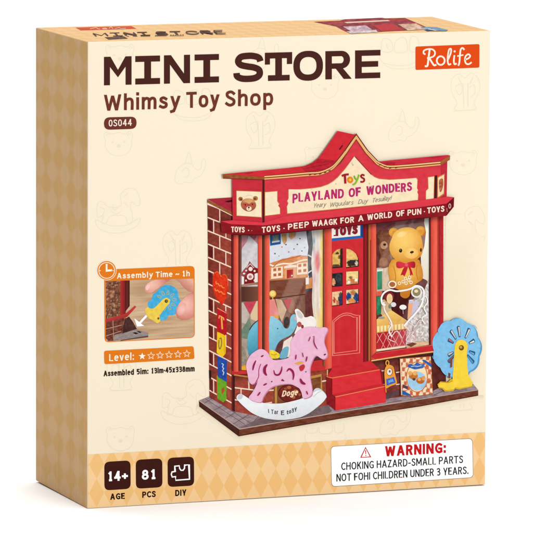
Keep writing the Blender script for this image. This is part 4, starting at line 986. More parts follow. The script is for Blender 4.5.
for p in ([(389, 322), (393, 330), (388, 338), (395, 342)], [(392, 336), (397, 331), (402, 338)], [(404, 326), (410, 332), (406, 340), (412, 342)], [(409, 322), (415, 326), (420, 320), (426, 324)]): ht.line(p, .7, (250, 226, 224))
ht.line([(421, 300), (425.6, 296), (427.6, 302), (424, 308), (426.6, 314), (422, 318), (425, 324)], 1.2, (246, 244, 242)); ht.done()
rp = Ink('window_frame', shop, (ht,), shade=sh_front)
post(rp, 430.6, 437.2, 216, 346, 215, 344.8); rp.poly([(429.2, 218), (430.7, 217.6), (430.7, 345), (429.2, 345.4)], (82, 28, 22)); rp.poly([(437.2, 214), (440, 213.6), (440, 344.4), (437.2, 345)], grad((206, 64, 54), (132, 28, 30), (437.2, 0), (440, 0)), cell=1.4); rp.poly([(440, 213), (443.4, 212), (443.4, 344), (440, 344.4)], tex((186, 38, 44), 10), cell=2)
rp.poly([(371.6, 357), (376.2, 352.6), (405, 348.4), (437, 344.4), (443.6, 343.8), (444.4, 348.2), (437, 350.4), (376, 359.2)], tex((202, 38, 46), 10, 6, 1), cell=2); rp.line([(376, 353), (405, 348.8), (440, 344.2)], .6, (232, 96, 84), sm=0)
rp.line([(371.4, 360.8), (400, 356.2), (434, 351.6), (444, 349.8)], 1.3, GOLD2, sm=0); rp.line([(372, 361.9), (434, 352.8), (444, 351)], .8, (90, 36, 28), sm=0); rp.done()

# ---- fascia, sign boards, awning, roof
fa = Ink('fascia', shop, (rp, df, fw, r, dr))
FC = (219, 56, 70)
fa.poly([(232.2, 178), (263.2, 179), (263.2, 223.4), (232.6, 220.6)], tex((202, 44, 58), 8, 4, 2), cell=2)
fa.poly([(263, 177.6), (307.3, 174), (322, 174.4), (331.8, 170.6), (341, 163), (356.1, 140), (366, 153.2), (376.5, 164.4), (390, 168), (440.6, 163.4), (441.2, 206), (390, 212), (330, 219), (263, 225)], tex(FC, 8, 4, 2), cell=2)
fa.poly([(440.6, 163.4), (447.3, 160.6), (446.6, 203), (441, 206)], tex((196, 44, 62), 8, 3, 3), cell=2)
fa.poly([(262.5, 179.8), (264.7, 179.8), (264.7, 222.6), (262.5, 222.6)], grad((40, 14, 14), (110, 44, 30), (262.5, 0), (264.7, 0)), cell=1); fa.done()
def board(name, q, extra=None, edge=(196, 120, 60)):
    k = Ink(name, shop, (fa,)); k.poly(q, edge); cx = sum(a for a, _ in q)/len(q); cy = sum(a for _, a in q)/len(q)
    k.poly([(x+(.55 if x < cx else -.55), y+(.55 if y < cy else -.55)) for x, y in q], tex((250, 230, 194), 9, 2.5, 2.5), cell=2)
    return k
k = board('bear_plaque', [(236.1, 190.4), (261.8, 191.4), (262, 217.6), (236.3, 216)])
for cx, cy, rx in ((240.6, 199, 2.3), (255.4, 198.4, 2.5)): k.ell(cx, cy, rx, rx*.95, tex((176, 110, 62), 20), cell=1); k.ell(cx+(.5 if cx < 248 else -.5), cy+.4, 1.1, 1.1, (110, 62, 40), n=12)
k.poly(smooth([(241, 203), (243.4, 199.6), (247.6, 198.4), (252.4, 199.2), (255.6, 202.6), (256, 206.6), (253.4, 210), (249, 211.6), (244.4, 210.2), (241.4, 207)], True), ball((222, 170, 110), (168, 96, 62), 249, 201, 8, 18), cell=.9)
k.poly(smooth([(242.6, 203.6), (246, 202.4), (249, 204), (252, 202.2), (255, 203.6), (253.6, 207), (250.6, 206.6), (248, 206.6), (244.4, 207.4)], True), tex((186, 82, 66), 20, 1, 1), cell=.9)
k.ell(249, 208.6, 2.6, 2.3, (246, 226, 196), n=16); k.ell(248.8, 207.4, 1.0, .8, (70, 34, 30), n=10); k.line([(248.8, 208.2), (248.7, 209.8)], .45, (90, 50, 40), sm=0); k.ell(245.4, 204.8, .7, .8, (60, 30, 26), n=10); k.ell(252.4, 204.4, .7, .8, (60, 30, 26), n=10); k.line([(246, 196.2), (249, 195.2), (252, 196)], .5, (222, 206, 180)); k.done()
k = board('side_plaque', [(264.6, 191.8), (277.7, 190.8), (277.7, 200.8), (279.6, 203.6), (278.6, 206), (280.4, 208.6), (280.4, 214.4), (264.6, 216.2)]); k.done()
k = board('side_plaque', [(427.6, 176.9), (434.6, 176), (434, 198.9), (425.6, 200.6), (425.6, 191.4), (428, 188.1)], edge=(206, 130, 70)); k.done()
k = Ink('side_plaque', shop, (fa,)); k.poly([(434.6, 175.4), (437.2, 175.2), (436.8, 198.8), (434.2, 199)], (74, 26, 22)); k.poly([(437.4, 177), (444.7, 173.4), (444.3, 194.2), (437.4, 198.8)], GOLD); k.poly([(438, 177.8), (444.1, 174.6), (443.7, 193.2), (438, 197.2)], tex((246, 218, 170), 14), cell=1.4)
k.poly(smooth([(439.2, 180.4), (441, 178.6), (443, 179.4), (443.2, 185), (441.6, 191), (439.8, 191.6), (439, 186)], True), tex((168, 88, 58), 46, 1, 1.2), cell=.9); k.done()
sg = Ink('shop_sign', shop, (fa,))
sq = [(288.2, 190), (300, 189), (312, 187.9), (320.4, 186.6), (327.9, 184), (333, 180.8), (337.4, 177), (345, 168.3), (354.8, 156), (363.3, 165.4), (371.2, 174), (375, 176.8), (379.4, 178.5), (390, 179.4), (404, 178.6), (416.6, 177.6), (417.8, 179.4), (417.4, 188), (418.4, 190.6), (417.6, 192.6), (418.6, 195), (418.2, 200.6), (390, 203.8), (320, 211), (287, 214), (286.6, 207), (288, 204), (286.8, 201.6), (288.2, 199)]
sg.poly(sq, (202, 128, 72)); sg.poly([(x+(.5 if x < 352 else -.5), y+(.5 if y < 190 else -.7)) for x, y in sq], tex((250, 229, 192), 9, 3, 3), cell=2)
sg.line([(354.9, 156.6), (363.4, 166), (371.4, 174.6)], .8, (130, 40, 36), sm=0)
MG = (186, 44, 108)
sg.stext('PLAYLAND', (292.4, 203.2), (343.6, 197.9), 9.4, 1.9, MG, gap=.17, wob=.35); sg.stext('OF', (348.6, 197.4), (360.8, 196.2), 9.0, 1.9, MG, wob=.3); sg.stext('WONDERS', (366.4, 195.6), (411.8, 190.9), 9.0, 1.9, MG, gap=.17, wob=.35)
SCR = (138, 130, 112)
for wd, x0, y0, x1, y1 in (('Yeary', 313.0, 208.0, 325.6, 206.6), ('Wquulars', 329.4, 207.0, 352.8, 204.6), ('Duy', 358.0, 204.2, 367.4, 203.0), ('Tesuilay!', 371.8, 202.6, 390.8, 200.2)):
    sg.stext(wd, (x0, y0), (x1, y1), 4.4, .5, SCR, gap=.10, shear=.3, wob=.25)
for x, y, c in ((311.6, 188.6, (226, 190, 90)), (336, 184, (200, 214, 170)), (369.6, 183.6, (196, 206, 150)), (352, 163.4, (216, 206, 180)), (353, 165, (190, 190, 170)), (372, 186.4, (200, 190, 160)), (398, 184, (232, 214, 170))): sg.ell(x, y, .8, .7, c, n=9)
# "Toys" in three colours
sg.line([(341.8, 176), (345, 174.8), (348.8, 174.4)], 2.1, (166, 28, 40), sm=3); sg.line([(344.9, 175), (345.4, 183.6)], 2.3, (166, 28, 40), sm=0)
sg.ring(350.2, 179.9, 2.2, 2.3, 1.9, (236, 138, 30)); sg.ell(350.2, 179.9, 1.2, 1.2, (250, 206, 70), n=14)
sg.line([(354.2, 175.8), (355.2, 178.6), (357, 180)], 1.6, (122, 176, 44), sm=3); sg.line([(359, 174.6), (357.4, 179.6), (355.2, 183.6), (352.6, 184.8)], 1.7, (142, 186, 48), sm=4)
sg.line([(364.6, 175.6), (362.4, 174.8), (361, 176.2), (362.2, 177.8), (364, 178.8), (364.2, 180.8), (362.4, 182), (360.4, 181.6)], 1.8, (160, 26, 38), sm=4); sg.done()
aw = Ink('awning', shop, (sg, fa, rp, ds, ht))
def yt(x): return 225.3+(x-260)*(210.7-225.3)/130
aw.poly([(220.6, 221.2), (233, 220.2), (263, 222.6), (287, 215.6), (320, 212), (390, 204), (441, 197.6), (447, 196.6), (454.1, 197.2), (446.6, 204.4), (390, 211.4), (330, 218.2), (263, 225.6), (232, 224.4)], tex((222, 58, 72), 8, 6, 1), cell=2)
aw.poly([(220.4, 221.6), (232, 224.2), (263, 225.4), (330, 217.8), (390, 210.9), (446.6, 203.6), (454.2, 197.2), (453.8, 206.8), (446.5, 215.8), (430, 217.6), (390, 222.3), (330, 228.6), (264, 235.2), (233, 234.8), (221.6, 232.6)], tex((138, 20, 32), 12, 6, 1.5), cell=2)
aw.poly([(446.6, 203.6), (454.2, 197.2), (453.8, 206.8), (446.5, 215.8)], tex((108, 16, 26), 8), cell=2)
AWL = (252, 226, 206)
aw.stext('TOYS', (231.2, 232.0), (244.6, 232.4), 5.6, 1.05, AWL, wob=.2); aw.ell(248.6, 230.4, .6, .6, AWL, n=8); aw.ell(251.8, 230.6, .45, .45, (200, 150, 140), n=8)
for wd, x0, y0, x1, y1 in (('TOYS', 261.8, 232.6, 280, 230.8), ('PEEP', 288.0, 229.6, 308.6, 227.0), ('WAAGK', 312, 226.8, 337.2, 224.4), ('FOR', 340.4, 223.8, 354, 222.2), ('A', 358.2, 221.6, 363.6, 221.0), ('WORLD', 367.2, 220.4, 392, 217.4), ('OF', 396, 216.9, 404.4, 216.0), ('PUN', 407.4, 215.8, 421.2, 214.0), ('TOYS', 427.2, 213.2, 444.2, 211.4)):
    aw.stext(wd, (x0, y0), (x1, y1), 5.9, 1.2, AWL, wob=.3)
aw.ell(284, 228.4, .65, .65, AWL, n=8); aw.ell(424.4, 211.6, .6, .6, AWL, n=8); aw.ring(449.8, 206, 1.0, 2.2, .7, (232, 190, 170), n=14); aw.line([(446.8, 208), (447.2, 212)], .6, (210, 150, 140), sm=0)
aw.line([(233, 234.6), (264, 235), (330, 228.4), (430, 217.4)], .7, (84, 12, 18), sm=0); aw.done()
rf = Ink('roof', shop, (sg, fa))
RT_ = (212, 42, 54)
rf.poly([(222.8, 174.2), (265, 170.2), (290, 167.8), (304.6, 166), (312.5, 163), (317.8, 159), (324, 150.6), (337.7, 130.9), (356.3, 134.9), (345, 151.6), (337, 162.6), (330, 168.6), (320, 173.2), (307.3, 174.4), (264, 177.4)], tex(RT_, 9, 5, 2), cell=2)
rf.poly([(300, 167), (306, 165.6), (313, 162.4), (318, 158.4), (335, 160.4), (337.4, 162), (330.5, 168), (321, 172), (307, 173)], tex((188, 32, 48), 16, 2.5, 1), cell=1.4)
for a, c in (((303, 169), (322, 165.6)), ((311, 166.8), (329, 164)), ((316, 162.6), (334, 161)), ((309, 171.4), (326, 168.8))): rf.line([a, c], .45, (150, 22, 36), sm=0)
rf.poly([(338.8, 149.4), (342, 145), (343.2, 145.4), (340, 150)], (96, 18, 28)); rf.poly([(244, 173.4), (252, 172), (254, 172.8), (248, 174)], (176, 32, 48))
rf.poly([(377.4, 161.8), (390, 160.4), (447.8, 155), (450.2, 155.5), (440.6, 162), (420, 163.8), (390, 166.2), (383, 164.4)], tex((206, 44, 62), 9, 5, 1), cell=2); rf.poly([(428, 157.4), (438, 156.2), (444, 156.6), (432, 158.8)], (184, 34, 50)); rf.poly([(381, 163.4), (388, 162), (396, 162.4), (394, 165.6), (386, 166)], tex((176, 36, 48), 14, 2, 1), cell=1.4)
rf.poly([(222.6, 174), (264.4, 176.8), (264.4, 180), (223, 178.4)], tex((150, 82, 40), 26, 3, 1), cell=1.4); rf.line([(223, 178.3), (264.4, 179.8)], .7, (108, 44, 28), sm=0)
edge = [(264.4, 177.8), (285, 176.2), (307.3, 174.2), (320, 173.2), (331, 168.6), (338, 161.8), (346, 151.4), (356.2, 136.6), (366.6, 151.6), (377, 162.6), (382.6, 165.6), (390, 167.4), (410, 166.2), (440.6, 163.4)]
e2 = smooth(edge[:7], False, 4)+edge[7:10]+smooth(edge[9:], False, 4)[1:]
rf.line(e2, 4.2, (140, 62, 34), sm=0); rf.line([(x, y-1.1) for x, y in e2], 1.3, (244, 196, 132), sm=0); rf.line([(x, y+1.2) for x, y in e2], 1.2, (242, 184, 118), sm=0); rf.line([(x, y-2) for x, y in e2], .5, (120, 40, 30), sm=0)
for x, y in ((309, 175), (314, 174.6), (319, 174.2), (324, 172.8), (328.5, 171), (379, 165), (384, 167), (389, 168.4), (395, 168)): rf.line([(x, y+.1), (x+2.4, y-.5)], .9, (122, 52, 34), sm=0)
rf.poly([(440.4, 161.5), (450.2, 155.4), (449.9, 159.8), (440.6, 165.4)], tex((168, 96, 52), 20, 1.5, 1.5), cell=1.4)
rf.line([(356.4, 134.8), (350, 143), (345, 151)], .6, (96, 22, 26), sm=0); rf.done()

# ---- signs hanging on the brick wall
hs = Ink('heart_sign', shop, (w,))
hs.poly(smooth([(213, 277.4), (214, 272.6), (217, 271), (219.4, 273), (221.2, 276.2), (223, 274), (225.2, 274.2), (227.4, 278), (228, 284), (227.4, 292), (226, 298), (222.2, 304.8), (218.4, 301), (214.6, 293.6), (212.6, 286)], True, 4), tex((222, 52, 22), 26, 1.4, 1.4), cell=1)
hs.line([(214.6, 273.6), (217, 271.6), (219.3, 273.6), (221.2, 276.8)], .7, (238, 110, 60)); hs.line([(222.6, 275), (225.2, 274.6), (227.4, 278.6), (227.9, 286)], .7, (236, 104, 56))
for p in ([(215.8, 281.4), (216.6, 284), (218, 283.4), (219.4, 285.8), (221.2, 285.6), (222.6, 287.6), (224.6, 287.8)], [(214.8, 288.4), (216, 290.8), (217.6, 290.2), (219.4, 292.2), (221.2, 291.6), (223, 293.8), (225.4, 294.2)]): hs.line(p, 1.0, (246, 138, 62))
hs.done()
def banner(q, c, amp=14):
    k = Ink('letter_banner', shop, (hs,) if c[0] > 0 else ()); k.poly(q, tex(c, amp, 1.5, 1.5), cell=1.2); return k
k = banner([(217.1, 306.9), (226.6, 311.8), (226.8, 335.3), (216.7, 331)], (186, 24, 34)); k.line([(217.3, 308), (226.6, 313.2)], .8, (236, 150, 110), sm=0); k.line([(218.9, 318.4), (219.4, 315.6), (221, 316.4), (223.6, 318.2), (223.8, 320.2)], 1.1, (242, 170, 84), sm=0); k.line([(221.5, 317), (222.3, 329.2)], 1.6, (242, 168, 82), sm=0); k.done()
k = banner([(217.1, 331.8), (220, 332.8), (225.9, 336), (225.6, 353.4), (222.6, 357.2), (219, 355), (216.7, 352.6)], (244, 198, 28)); k.line([(219.4, 339), (221.2, 338.4), (221.4, 345), (219.8, 349), (218.8, 346), (219, 340)], 1.1, (140, 122, 70)); k.line([(224.4, 336.6), (224.4, 353)], .5, (206, 150, 20), sm=0); k.done()
k = banner([(217.4, 355.9), (221, 357.4), (227.2, 360.2), (226.6, 382), (222, 379.6), (218, 377.4)], (38, 76, 166)); k.line([(221.6, 363.4), (223.4, 364.6), (222.4, 367), (223.6, 368.4), (222.6, 371), (223.8, 372.2), (223, 375.2)], .9, (196, 208, 228), sm=2); k.done()
k = banner([(216.7, 375.2), (220, 377.6), (226.6, 382.2), (226.3, 400), (223, 402.2), (217.3, 398.4)], (108, 166, 40)); k.line([(216.8, 376), (217.3, 398)], .7, (214, 84, 40), sm=0); k.poly(smooth([(221.6, 389), (223.6, 387.6), (224.4, 390), (223.4, 392.6), (222, 394.2), (221.6, 391.6)], True), (182, 76, 46)); k.done()

# ---- things standing in front of the shop, all printed
tg = Ink('pictured_hanging_tag', box, (rw, st2, rp))
tg.ring(387.4, 363, 1.5, 2.4, 1.1, (240, 160, 56))
tg.poly(smooth([(385, 368.4), (387.4, 365), (390.6, 365), (393.4, 367), (394.6, 372), (396, 378), (396.8, 383.4), (391, 386), (385.6, 388.2), (384.8, 381), (384.4, 374)], True, 4), tex((240, 158, 56), 14), cell=1.3)
tg.ell(389.6, 371.8, 3.1, 3.9, (120, 66, 34)); tg.ell(389.5, 371.8, 2.6, 3.4, (244, 232, 218), n=20); tg.ell(389.7, 371.4, 1.0, 1.3, (120, 104, 96), n=12); tg.poly([(386.2, 379.2), (394, 376.8), (395.6, 382.6), (386.6, 385.8)], tex((58, 104, 186), 36, 1, 1), cell=.9); tg.poly([(388, 380.6), (393, 379), (393.6, 381.4), (388.6, 383)], (126, 168, 220)); tg.line([(385.6, 388), (386.2, 392.6)], 1.2, (222, 134, 60), sm=0); tg.done()
sb = Ink('pictured_snack_box', box, (rp, rw, tg))
def chk(x, y):
    c = (250, 226, 192) if (int((x+y*.1)//3.3)+int((y-x*.1)//4.6)) % 2 else (206, 106, 62)
    return tex(c, 22, 1, 1)(x, y)
sb.poly([(399.6, 358.4), (431, 356), (433.2, 394.2), (413, 397.2), (400.8, 395.6)], (160, 84, 50)); sb.poly([(400.4, 359), (430.6, 356.8), (432.6, 393.6), (413.2, 396.4), (401.6, 395)], chk, cell=1.0)
sb.ell(417, 377, 10.4, 15, tex((252, 226, 180), 10), rot=-2, cell=1.5); sb.ring(417, 377, 10.4, 15, .9, (214, 118, 74)); sb.poly([(p[0], p[1]) for p in [(417+9.4*math.cos(a), 381+9.6*math.sin(a)) for a in [2*math.pi*i/24 for i in range(24)]]], tex((164, 208, 234), 14, 2, 2), cell=1.4)
for x, y, rx, ry, c in ((413.4, 376, 4.6, 3.4, (204, 120, 52)), (410.2, 373.4, 2.2, 2.4, (232, 168, 92)), (415.2, 373.2, 2.4, 2.2, (238, 180, 100)), (420.4, 380.6, 4.2, 3.2, (192, 102, 42)), (423.4, 378.2, 2, 2.2, (230, 160, 86)), (419.4, 379.4, 1.8, 1.6, (236, 170, 92)), (414, 379.2, 1.6, 1.4, (110, 58, 34))): sb.ell(x, y, rx, ry, tex(c, 22, 1, 1), n=18, cell=1.2)
sb.poly(smooth([(407.6, 366.4), (410, 363.8), (414, 364.8), (417, 362.4), (421, 364.4), (424.6, 363.6), (423.4, 367.6), (419, 368.8), (415, 369.4), (411, 368.2)], True), tex((54, 96, 172), 30, 1, 1), cell=1); sb.line([(411, 366.8), (414, 366), (418, 366.4), (421.6, 365.4)], .9, (176, 200, 234))
sb.poly([(421.4, 359.8), (424.6, 359.8), (431.4, 364), (431.6, 367.6)], (44, 98, 168)); sb.poly([(401.4, 389.6), (409.6, 394), (411.6, 396.2), (401.6, 394.6)], (42, 96, 164)); sb.poly([(402.6, 384.2), (408, 386.6), (407.6, 389.4), (403, 387.6)], (92, 60, 80)); sb.line([(400.5, 359), (401.7, 395)], .9, (246, 214, 168), sm=0); sb.done()

# toy ferris wheel
fwh = empty('pictured_ferris_wheel', box)
wh = Ink('wheel', fwh, (sb, rp, b))
BL = (132, 196, 236)
wo = [(456.6+24.4*r_*math.cos(t_), 348.2+30.2*r_*math.sin(t_)) for t_, r_ in [(q_, .925+.075*abs(math.cos(4.5*(q_+.08)))) for q_ in [2*math.pi*i/72 for i in range(72)]]]
wh.poly([(x+1.2, y+.9) for x, y in wo], tex((86, 158, 204), 8), cell=2); wh.poly([(x-.3, y-.2) for x, y in wo], tex(BL, 12, 2, 2), cell=1.5)
DB = (40, 92, 136)
HX, HY = 461.2, 347.6
def spoke(ang, r0, r1, w0, w1, inner):
    a = math.radians(ang); c_, s_ = math.cos(a), -math.sin(a)
    P = lambda r, o: (HX+(r*c_-o*s_)*.80+o*0, HY+(r*s_+o*c_)*1.0)
    wh.poly([P(r0, -w0), P(r1-.8, -w1), P(r1, -w1*.4), P(r1, w1*.4), P(r1-.8, w1), P(r0, w0)], DB)
    wh.poly([P(r0+1, -w0*.1), P(r1-1.2, -w1*.1), P(r1-1, w1*.75), P(r0+1, w0*.6)], inner)
for ang, inner in ((62, (246, 228, 196)), (100, (236, 216, 190)), (128, (226, 214, 200)), (154, (206, 110, 110)), (206, (236, 206, 168)), (222, (150, 90, 66)), (24, (250, 238, 214)), (340, (120, 178, 216)), (316, (96, 160, 206))):
    spoke(ang, 10.5, 22 if ang not in (206, 340, 24, 154) else 18.5, 1.1, 2.1, inner)
wh.L += 1
wh.poly([(450.4, 360), (452.6, 359), (452.2, 367), (450, 368)], (140, 70, 46)); wh.poly([(448.4, 372.6), (450.6, 373.6), (450, 378.4), (448.2, 378)], (106, 74, 44))
for cx, cy, a0 in ((443, 331, 150), (458, 323, 215), (472, 330, 280), (476, 346, 330), (437.4, 355.6, 110)): wh.line([(cx+5*math.cos(math.radians(a0+t)), cy+5*math.sin(math.radians(a0+t))) for t in (0, 22, 44, 66)], .5, (108, 174, 220))
wh.done()
sd = Ink('stand', fwh, (wh,))
YL = (250, 214, 66)
sd.poly([(437.4, 384.4), (440.5, 381.4), (448, 382), (451, 379), (473, 382), (472, 386.6), (459, 389.4), (455, 388.6), (453.4, 390.8), (445, 391.6), (442, 388.6), (439, 388.2)], tex((224, 180, 44), 14), cell=2)
sd.poly([(461.3+6.6*math.cos(q), 347.2+7.6*math.sin(q)) for q in [math.pi+math.pi*i/14 for i in range(15)]]+[ (466.8, 352.6), (467.4, 366), (468.4, 375), (472.8, 383), (472, 385.6), (459.6, 388), (455.4, 387), (453.6, 389.2), (445.6, 390), (443, 387.6), (438, 386.6), (440.4, 382.4), (448.6, 383), (452.4, 381.2), (453.4, 368)], tex(YL, 9, 3, 3), cell=1.8)
sd.line([(453, 380.8), (448, 382.8), (441, 382.2)], .6, (196, 146, 30), sm=0); sd.ell(461.4, 347.8, 2.6, 2.7, (112, 78, 28)); sd.ell(460.9, 347.2, 1.4, 1.4, (206, 160, 60), n=14); sd.done()

# pink rocking horse
rh = empty('pictured_rocking_horse', box)
rk = Ink('rocker', rh, (lw, fw, dk, rb, el, st2, sw))
rk.poly(smooth([(311.7, 396), (313.6, 390.6), (316, 388.2), (319.4, 388.4), (323, 391), (326, 394.6), (326.2, 398), (320, 400), (312, 402)], True), tex((212, 216, 218), 8), cell=2)
rk.poly(smooth([(236.5, 398), (237.6, 395), (240.8, 393.8), (244.9, 396), (249, 398.6), (254.7, 400.8), (261, 402.4), (268, 403.4), (281, 403.4), (294, 400.8), (303, 398), (312, 393.6), (318, 390.4), (322, 391.2), (325.2, 394), (326, 397.4), (323.4, 401.6), (317.6, 406.8), (310, 412.6), (302, 416.6), (293, 418.8), (283, 419.9), (272, 419.4), (262, 417.4), (252, 413), (244, 406.6), (238.4, 401)], True, 4), grad((246, 248, 249), (222, 226, 230), (280, 400), (284, 421), 6), cell=2)
rk.line([(240.6, 398.4), (242.8, 394.8)], .7, (184, 190, 194), sm=2); rk.ell(240.2, 396.8, 2.4, 3.0, (206, 210, 214), rot=40, n=16); rk.line([(313.4, 396.8), (318, 392.6), (321.4, 391.4)], .6, (190, 196, 200))
RL = (72, 70, 74)
rk.line([(268.4, 409), (268.8, 413)], .8, RL, sm=0)
rk.stext('Tar', (271, 414.0), (278.6, 414.2), 4.4, .7, RL)
rk.stext('E', (281, 415.2), (284.2, 415.0), 4.6, .9, RL); rk.stext('to3Y', (286.8, 414.6), (296.4, 411.4), 4.2, .8, RL); rk.done()
hb = Ink('horse_body', rh, (rk,))
ho = [(290.5, 346), (290.9, 341.4), (293.1, 337.3), (298.3, 330.9), (304.9, 327.5), (312.8, 326.6), (318, 327.9), (324, 327.2), (327.2, 328.2), (327.3, 331), (324.8, 336), (324, 342.5), (326.2, 349), (327.3, 354.2), (326.2, 357.4), (323, 359), (319.4, 357.4), (316.2, 355.4), (313.6, 357.6), (311.2, 363), (309.8, 369), (310.2, 379), (311.8, 388), (311.2, 395.4), (303.4, 398.4), (301.6, 393), (299.2, 388.4), (295.4, 386), (291, 384), (285, 383.8), (278.3, 384.8), (272, 386.8), (266.6, 391.6), (263, 397), (260, 402.4), (248.8, 398.8), (252, 393), (255.2, 387.6), (258, 380.6), (256.6, 381.4), (254.4, 383), (251.6, 384), (249.8, 382.8), (248.6, 380), (247.4, 373.6), (246.2, 367.1), (246.8, 361.6), (250.4, 355.2), (255.6, 351), (260.2, 349), (265, 350.2), (268.4, 353.8), (270.8, 358), (274.8, 360.2), (282.2, 359.4), (288.6, 357.6), (290.6, 352.4)]
hb.poly(smooth([(x+.9, y+.8) for x, y in ho], True, 3), (206, 138, 170)); hb.poly(smooth(ho, True, 3), tex((242, 188, 216), 8, 2.5, 2.5), cell=1.6)
PK = (150, 34, 76)
def slot(pts, ww, w1=None):
    hb.line([(x-.5, y+.1) for x, y in pts], ww*1.12, (226, 150, 186), sm=6, taper=True); hb.line(pts, ww, PK, sm=6, taper=True)
slot([(256, 360.4), (253.8, 365.4), (252.8, 370.4)], 1.9); slot([(261, 356.8), (263.6, 355.4)], 1.6); hb.line([(260.8, 364), (258.8, 370), (258.6, 376.6), (256, 382), (254.4, 386.4)], .9, (178, 66, 112))
slot([(267.4, 364.4), (264.8, 368), (264.8, 372.4), (266.8, 375.6)], 3.0, 1.6); slot([(273.8, 370), (275.2, 374.4), (279, 374.6), (281.4, 370.6), (282, 366.4)], 1.9); slot([(286.8, 371.6), (289.4, 369), (292.6, 371.4), (293.6, 375.4), (293, 380)], 2.3)
slot([(263.4, 385.4), (267, 383.4)], 1.6); hb.ell(271.8, 381.6, .8, .7, (110, 50, 70), n=10); slot([(257.6, 395.8), (260.4, 392)], 1.5); hb.poly([(280.8, 380.6), (282.4, 378.8), (284.8, 381), (283, 381.4)], PK)
slot([(300.4, 378.6), (302, 382.4), (305.6, 384.2)], 2.8); slot([(306.4, 391), (307.8, 394.6)], 1.4); hb.ell(305.9, 371.8, .7, .7, (130, 80, 110), n=10)
slot([(310.4, 336.6), (308.6, 341.4)], 1.0); slot([(314.2, 336.4), (314, 342), (315.4, 346), (317.6, 349.2)], 1.2); hb.line([(312.8, 336.6), (314.6, 336.2)], .6, (190, 90, 130), sm=0)
slot([(302.4, 352.6), (303.4, 357.2)], 1.0); slot([(296.2, 354.6), (295.6, 359.6)], 1.3); slot([(307.2, 356.4), (306, 361.6)], 1.4); hb.ell(324.9, 354.6, 1.3, .7, (128, 30, 70), rot=-25, n=12); hb.ell(304.6, 339.8, .6, .8, (206, 222, 210), n=10)
hb.poly(smooth([(299.4, 366.8), (303.4, 364.4), (305, 366.6), (303.2, 370.2), (300.4, 371)], True), (196, 54, 60)); hb.poly([(294.6, 363.6), (300, 361.6), (303.6, 361.8), (303.4, 363.2), (298, 364.8)], (236, 170, 70)); hb.done()

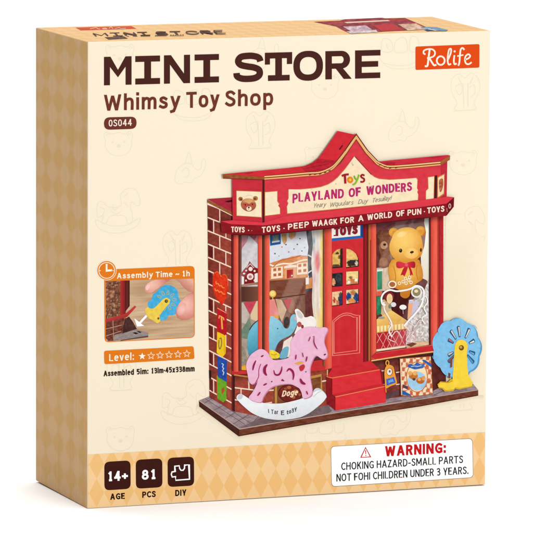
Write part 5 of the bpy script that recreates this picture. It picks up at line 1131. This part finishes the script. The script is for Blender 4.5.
# ------------------------------------------------------------------ printing on the top flap
tp = PAN['top_panel']
k = Ink('brand_badge', tp, (2,), top_pt); k.poly([(75.6, 27.5), (131.3, 26.0), (136.4, 28.6), (80.6, 30.3)], (222, 74, 24))
k.line([(90, 28.9), (96, 27.5), (97.6, 28.6), (100, 29)], .5, (252, 214, 190)); k.line([(102, 28.6), (105, 28), (107, 28.8), (103, 29)], .5, (252, 214, 190)); k.line([(109, 28.6), (111, 26.8), (113, 28.8)], .5, (252, 214, 190)); k.line([(115, 28.6), (119, 27.6), (121, 28.4), (126, 28.2)], .5, (252, 214, 190)); k.done()
k = Ink('title_lettering', tp, (2,), top_pt)
T0, T1 = 33.4, -.0245
def tl(x, v): return (x+v*3.4, T0+T1*(x-92)+v*2.9)
for g in ([[(0, 1), (0, 0)], [(0, 0), (6, .8), (12, 0)], [(12, 0), (12, 1)]], [[(17, 0), (27, 0)], [(22, 0), (22, 1)], [(17, 1), (27, 1)]], [[(31, 1), (31, 0)], [(31, 0), (41, 1)], [(41, 1), (41, 0)]], [[(45, 0), (55, 0)], [(50, 0), (50, 1)], [(45, 1), (55, 1)]],
          [[(74, .12), (70, 0), (65, .02), (63, .26), (67, .44), (72, .58), (73.5, .82), (69, 1), (62, .92)]], [[(78, 0), (89, 0)], [(83, 0), (83, 1)]], [[(99.5+6.2*math.cos(q), .5+.5*math.sin(q)) for q in [math.pi*2*i/16 for i in range(17)]]], [[(109, 1), (109, 0)], [(109, 0), (117, .04), (118.6, .3), (116, .52), (109, .54)], [(113, .55), (119, 1)]], [[(132, 0), (123, 0)], [(123, 0), (123, 1)], [(123, 1), (132, 1)], [(123, .5), (130, .5)]]):
    for st_ in g: k.line([tl(93+x*.98, v) for x, v in st_], .72 if abs(st_[0][1]-st_[-1][1]) < .1 else 1.35 if len(st_) == 2 else .95, (84, 48, 30), sm=0)
k.done()
k = Ink('subtitle_lettering', tp, (2,), top_pt)
for x0, x1 in ((127, 131), (133, 139), (141, 152), (155, 168), (170, 186)):
    for i in range(int((x1-x0)/2.4)): x = x0+i*2.4; k.line([(x, 37.3-.027*(x-110)), (x+1.0, 36.4-.027*(x-110)), (x+1.9, 37.2-.027*(x-110))], .55, (112, 66, 42), sm=0)
k.done()
k = Ink('code_badge', tp, (2,), top_pt); k.poly([(104.4, 37.2), (124, 36.3), (128, 38.6), (108.6, 39.6)], tex((92, 54, 34), 50, 1.2, .6), cell=.9); k.done()
k = Ink('pictured_shop', tp, (2,), top_pt)
k.poly([(313.6, 21.8), (340, 20.6), (345, 19.2), (382, 17.6), (386, 18.4), (405, 17.9), (432, 29.4), (388, 31.2), (351, 34.0), (342, 29.8), (336, 26.4)], lambda x, y: tex((150, 36, 44), 50, 3, 1)(x, y), cell=1.2)
k.poly([(324, 22.6), (404, 19.2), (408, 20.8), (330, 24.2)], tex((176, 44, 54), 30, 3, 1), cell=1.2); k.poly([(344, 22.0), (388, 19.9), (390, 21), (347, 23.2)], (240, 206, 186)); k.poly([(343, 26.6), (366, 25.4), (372, 29.6), (351, 31.2)], tex((212, 180, 190), 60, 2, 1), cell=1.1); k.poly([(346, 31.4), (376, 29.8), (378, 32.2), (351, 33.6)], tex((226, 206, 206), 40, 2, 1), cell=1.1)
k.poly([(372, 24.8), (392, 23.8), (404, 30.2), (382, 31.4)], tex((196, 32, 44), 16, 2, 1), cell=1.2); k.poly([(398, 24.2), (416, 23.4), (428, 29.2), (408, 30.4)], tex((220, 176, 150), 60, 2, 1), cell=1.1)
k.poly([(421, 27.6), (426, 26.8), (437, 27.2), (448, 29.8), (446, 31), (432, 30.8)], tex((122, 156, 180), 40, 2, 1), cell=1.1); k.poly([(424, 29.4), (432, 28.8), (434, 30.6), (427, 31)], (40, 84, 120)); k.line([(428, 28.8), (436, 30.4)], .7, (236, 232, 224), sm=0); k.done()
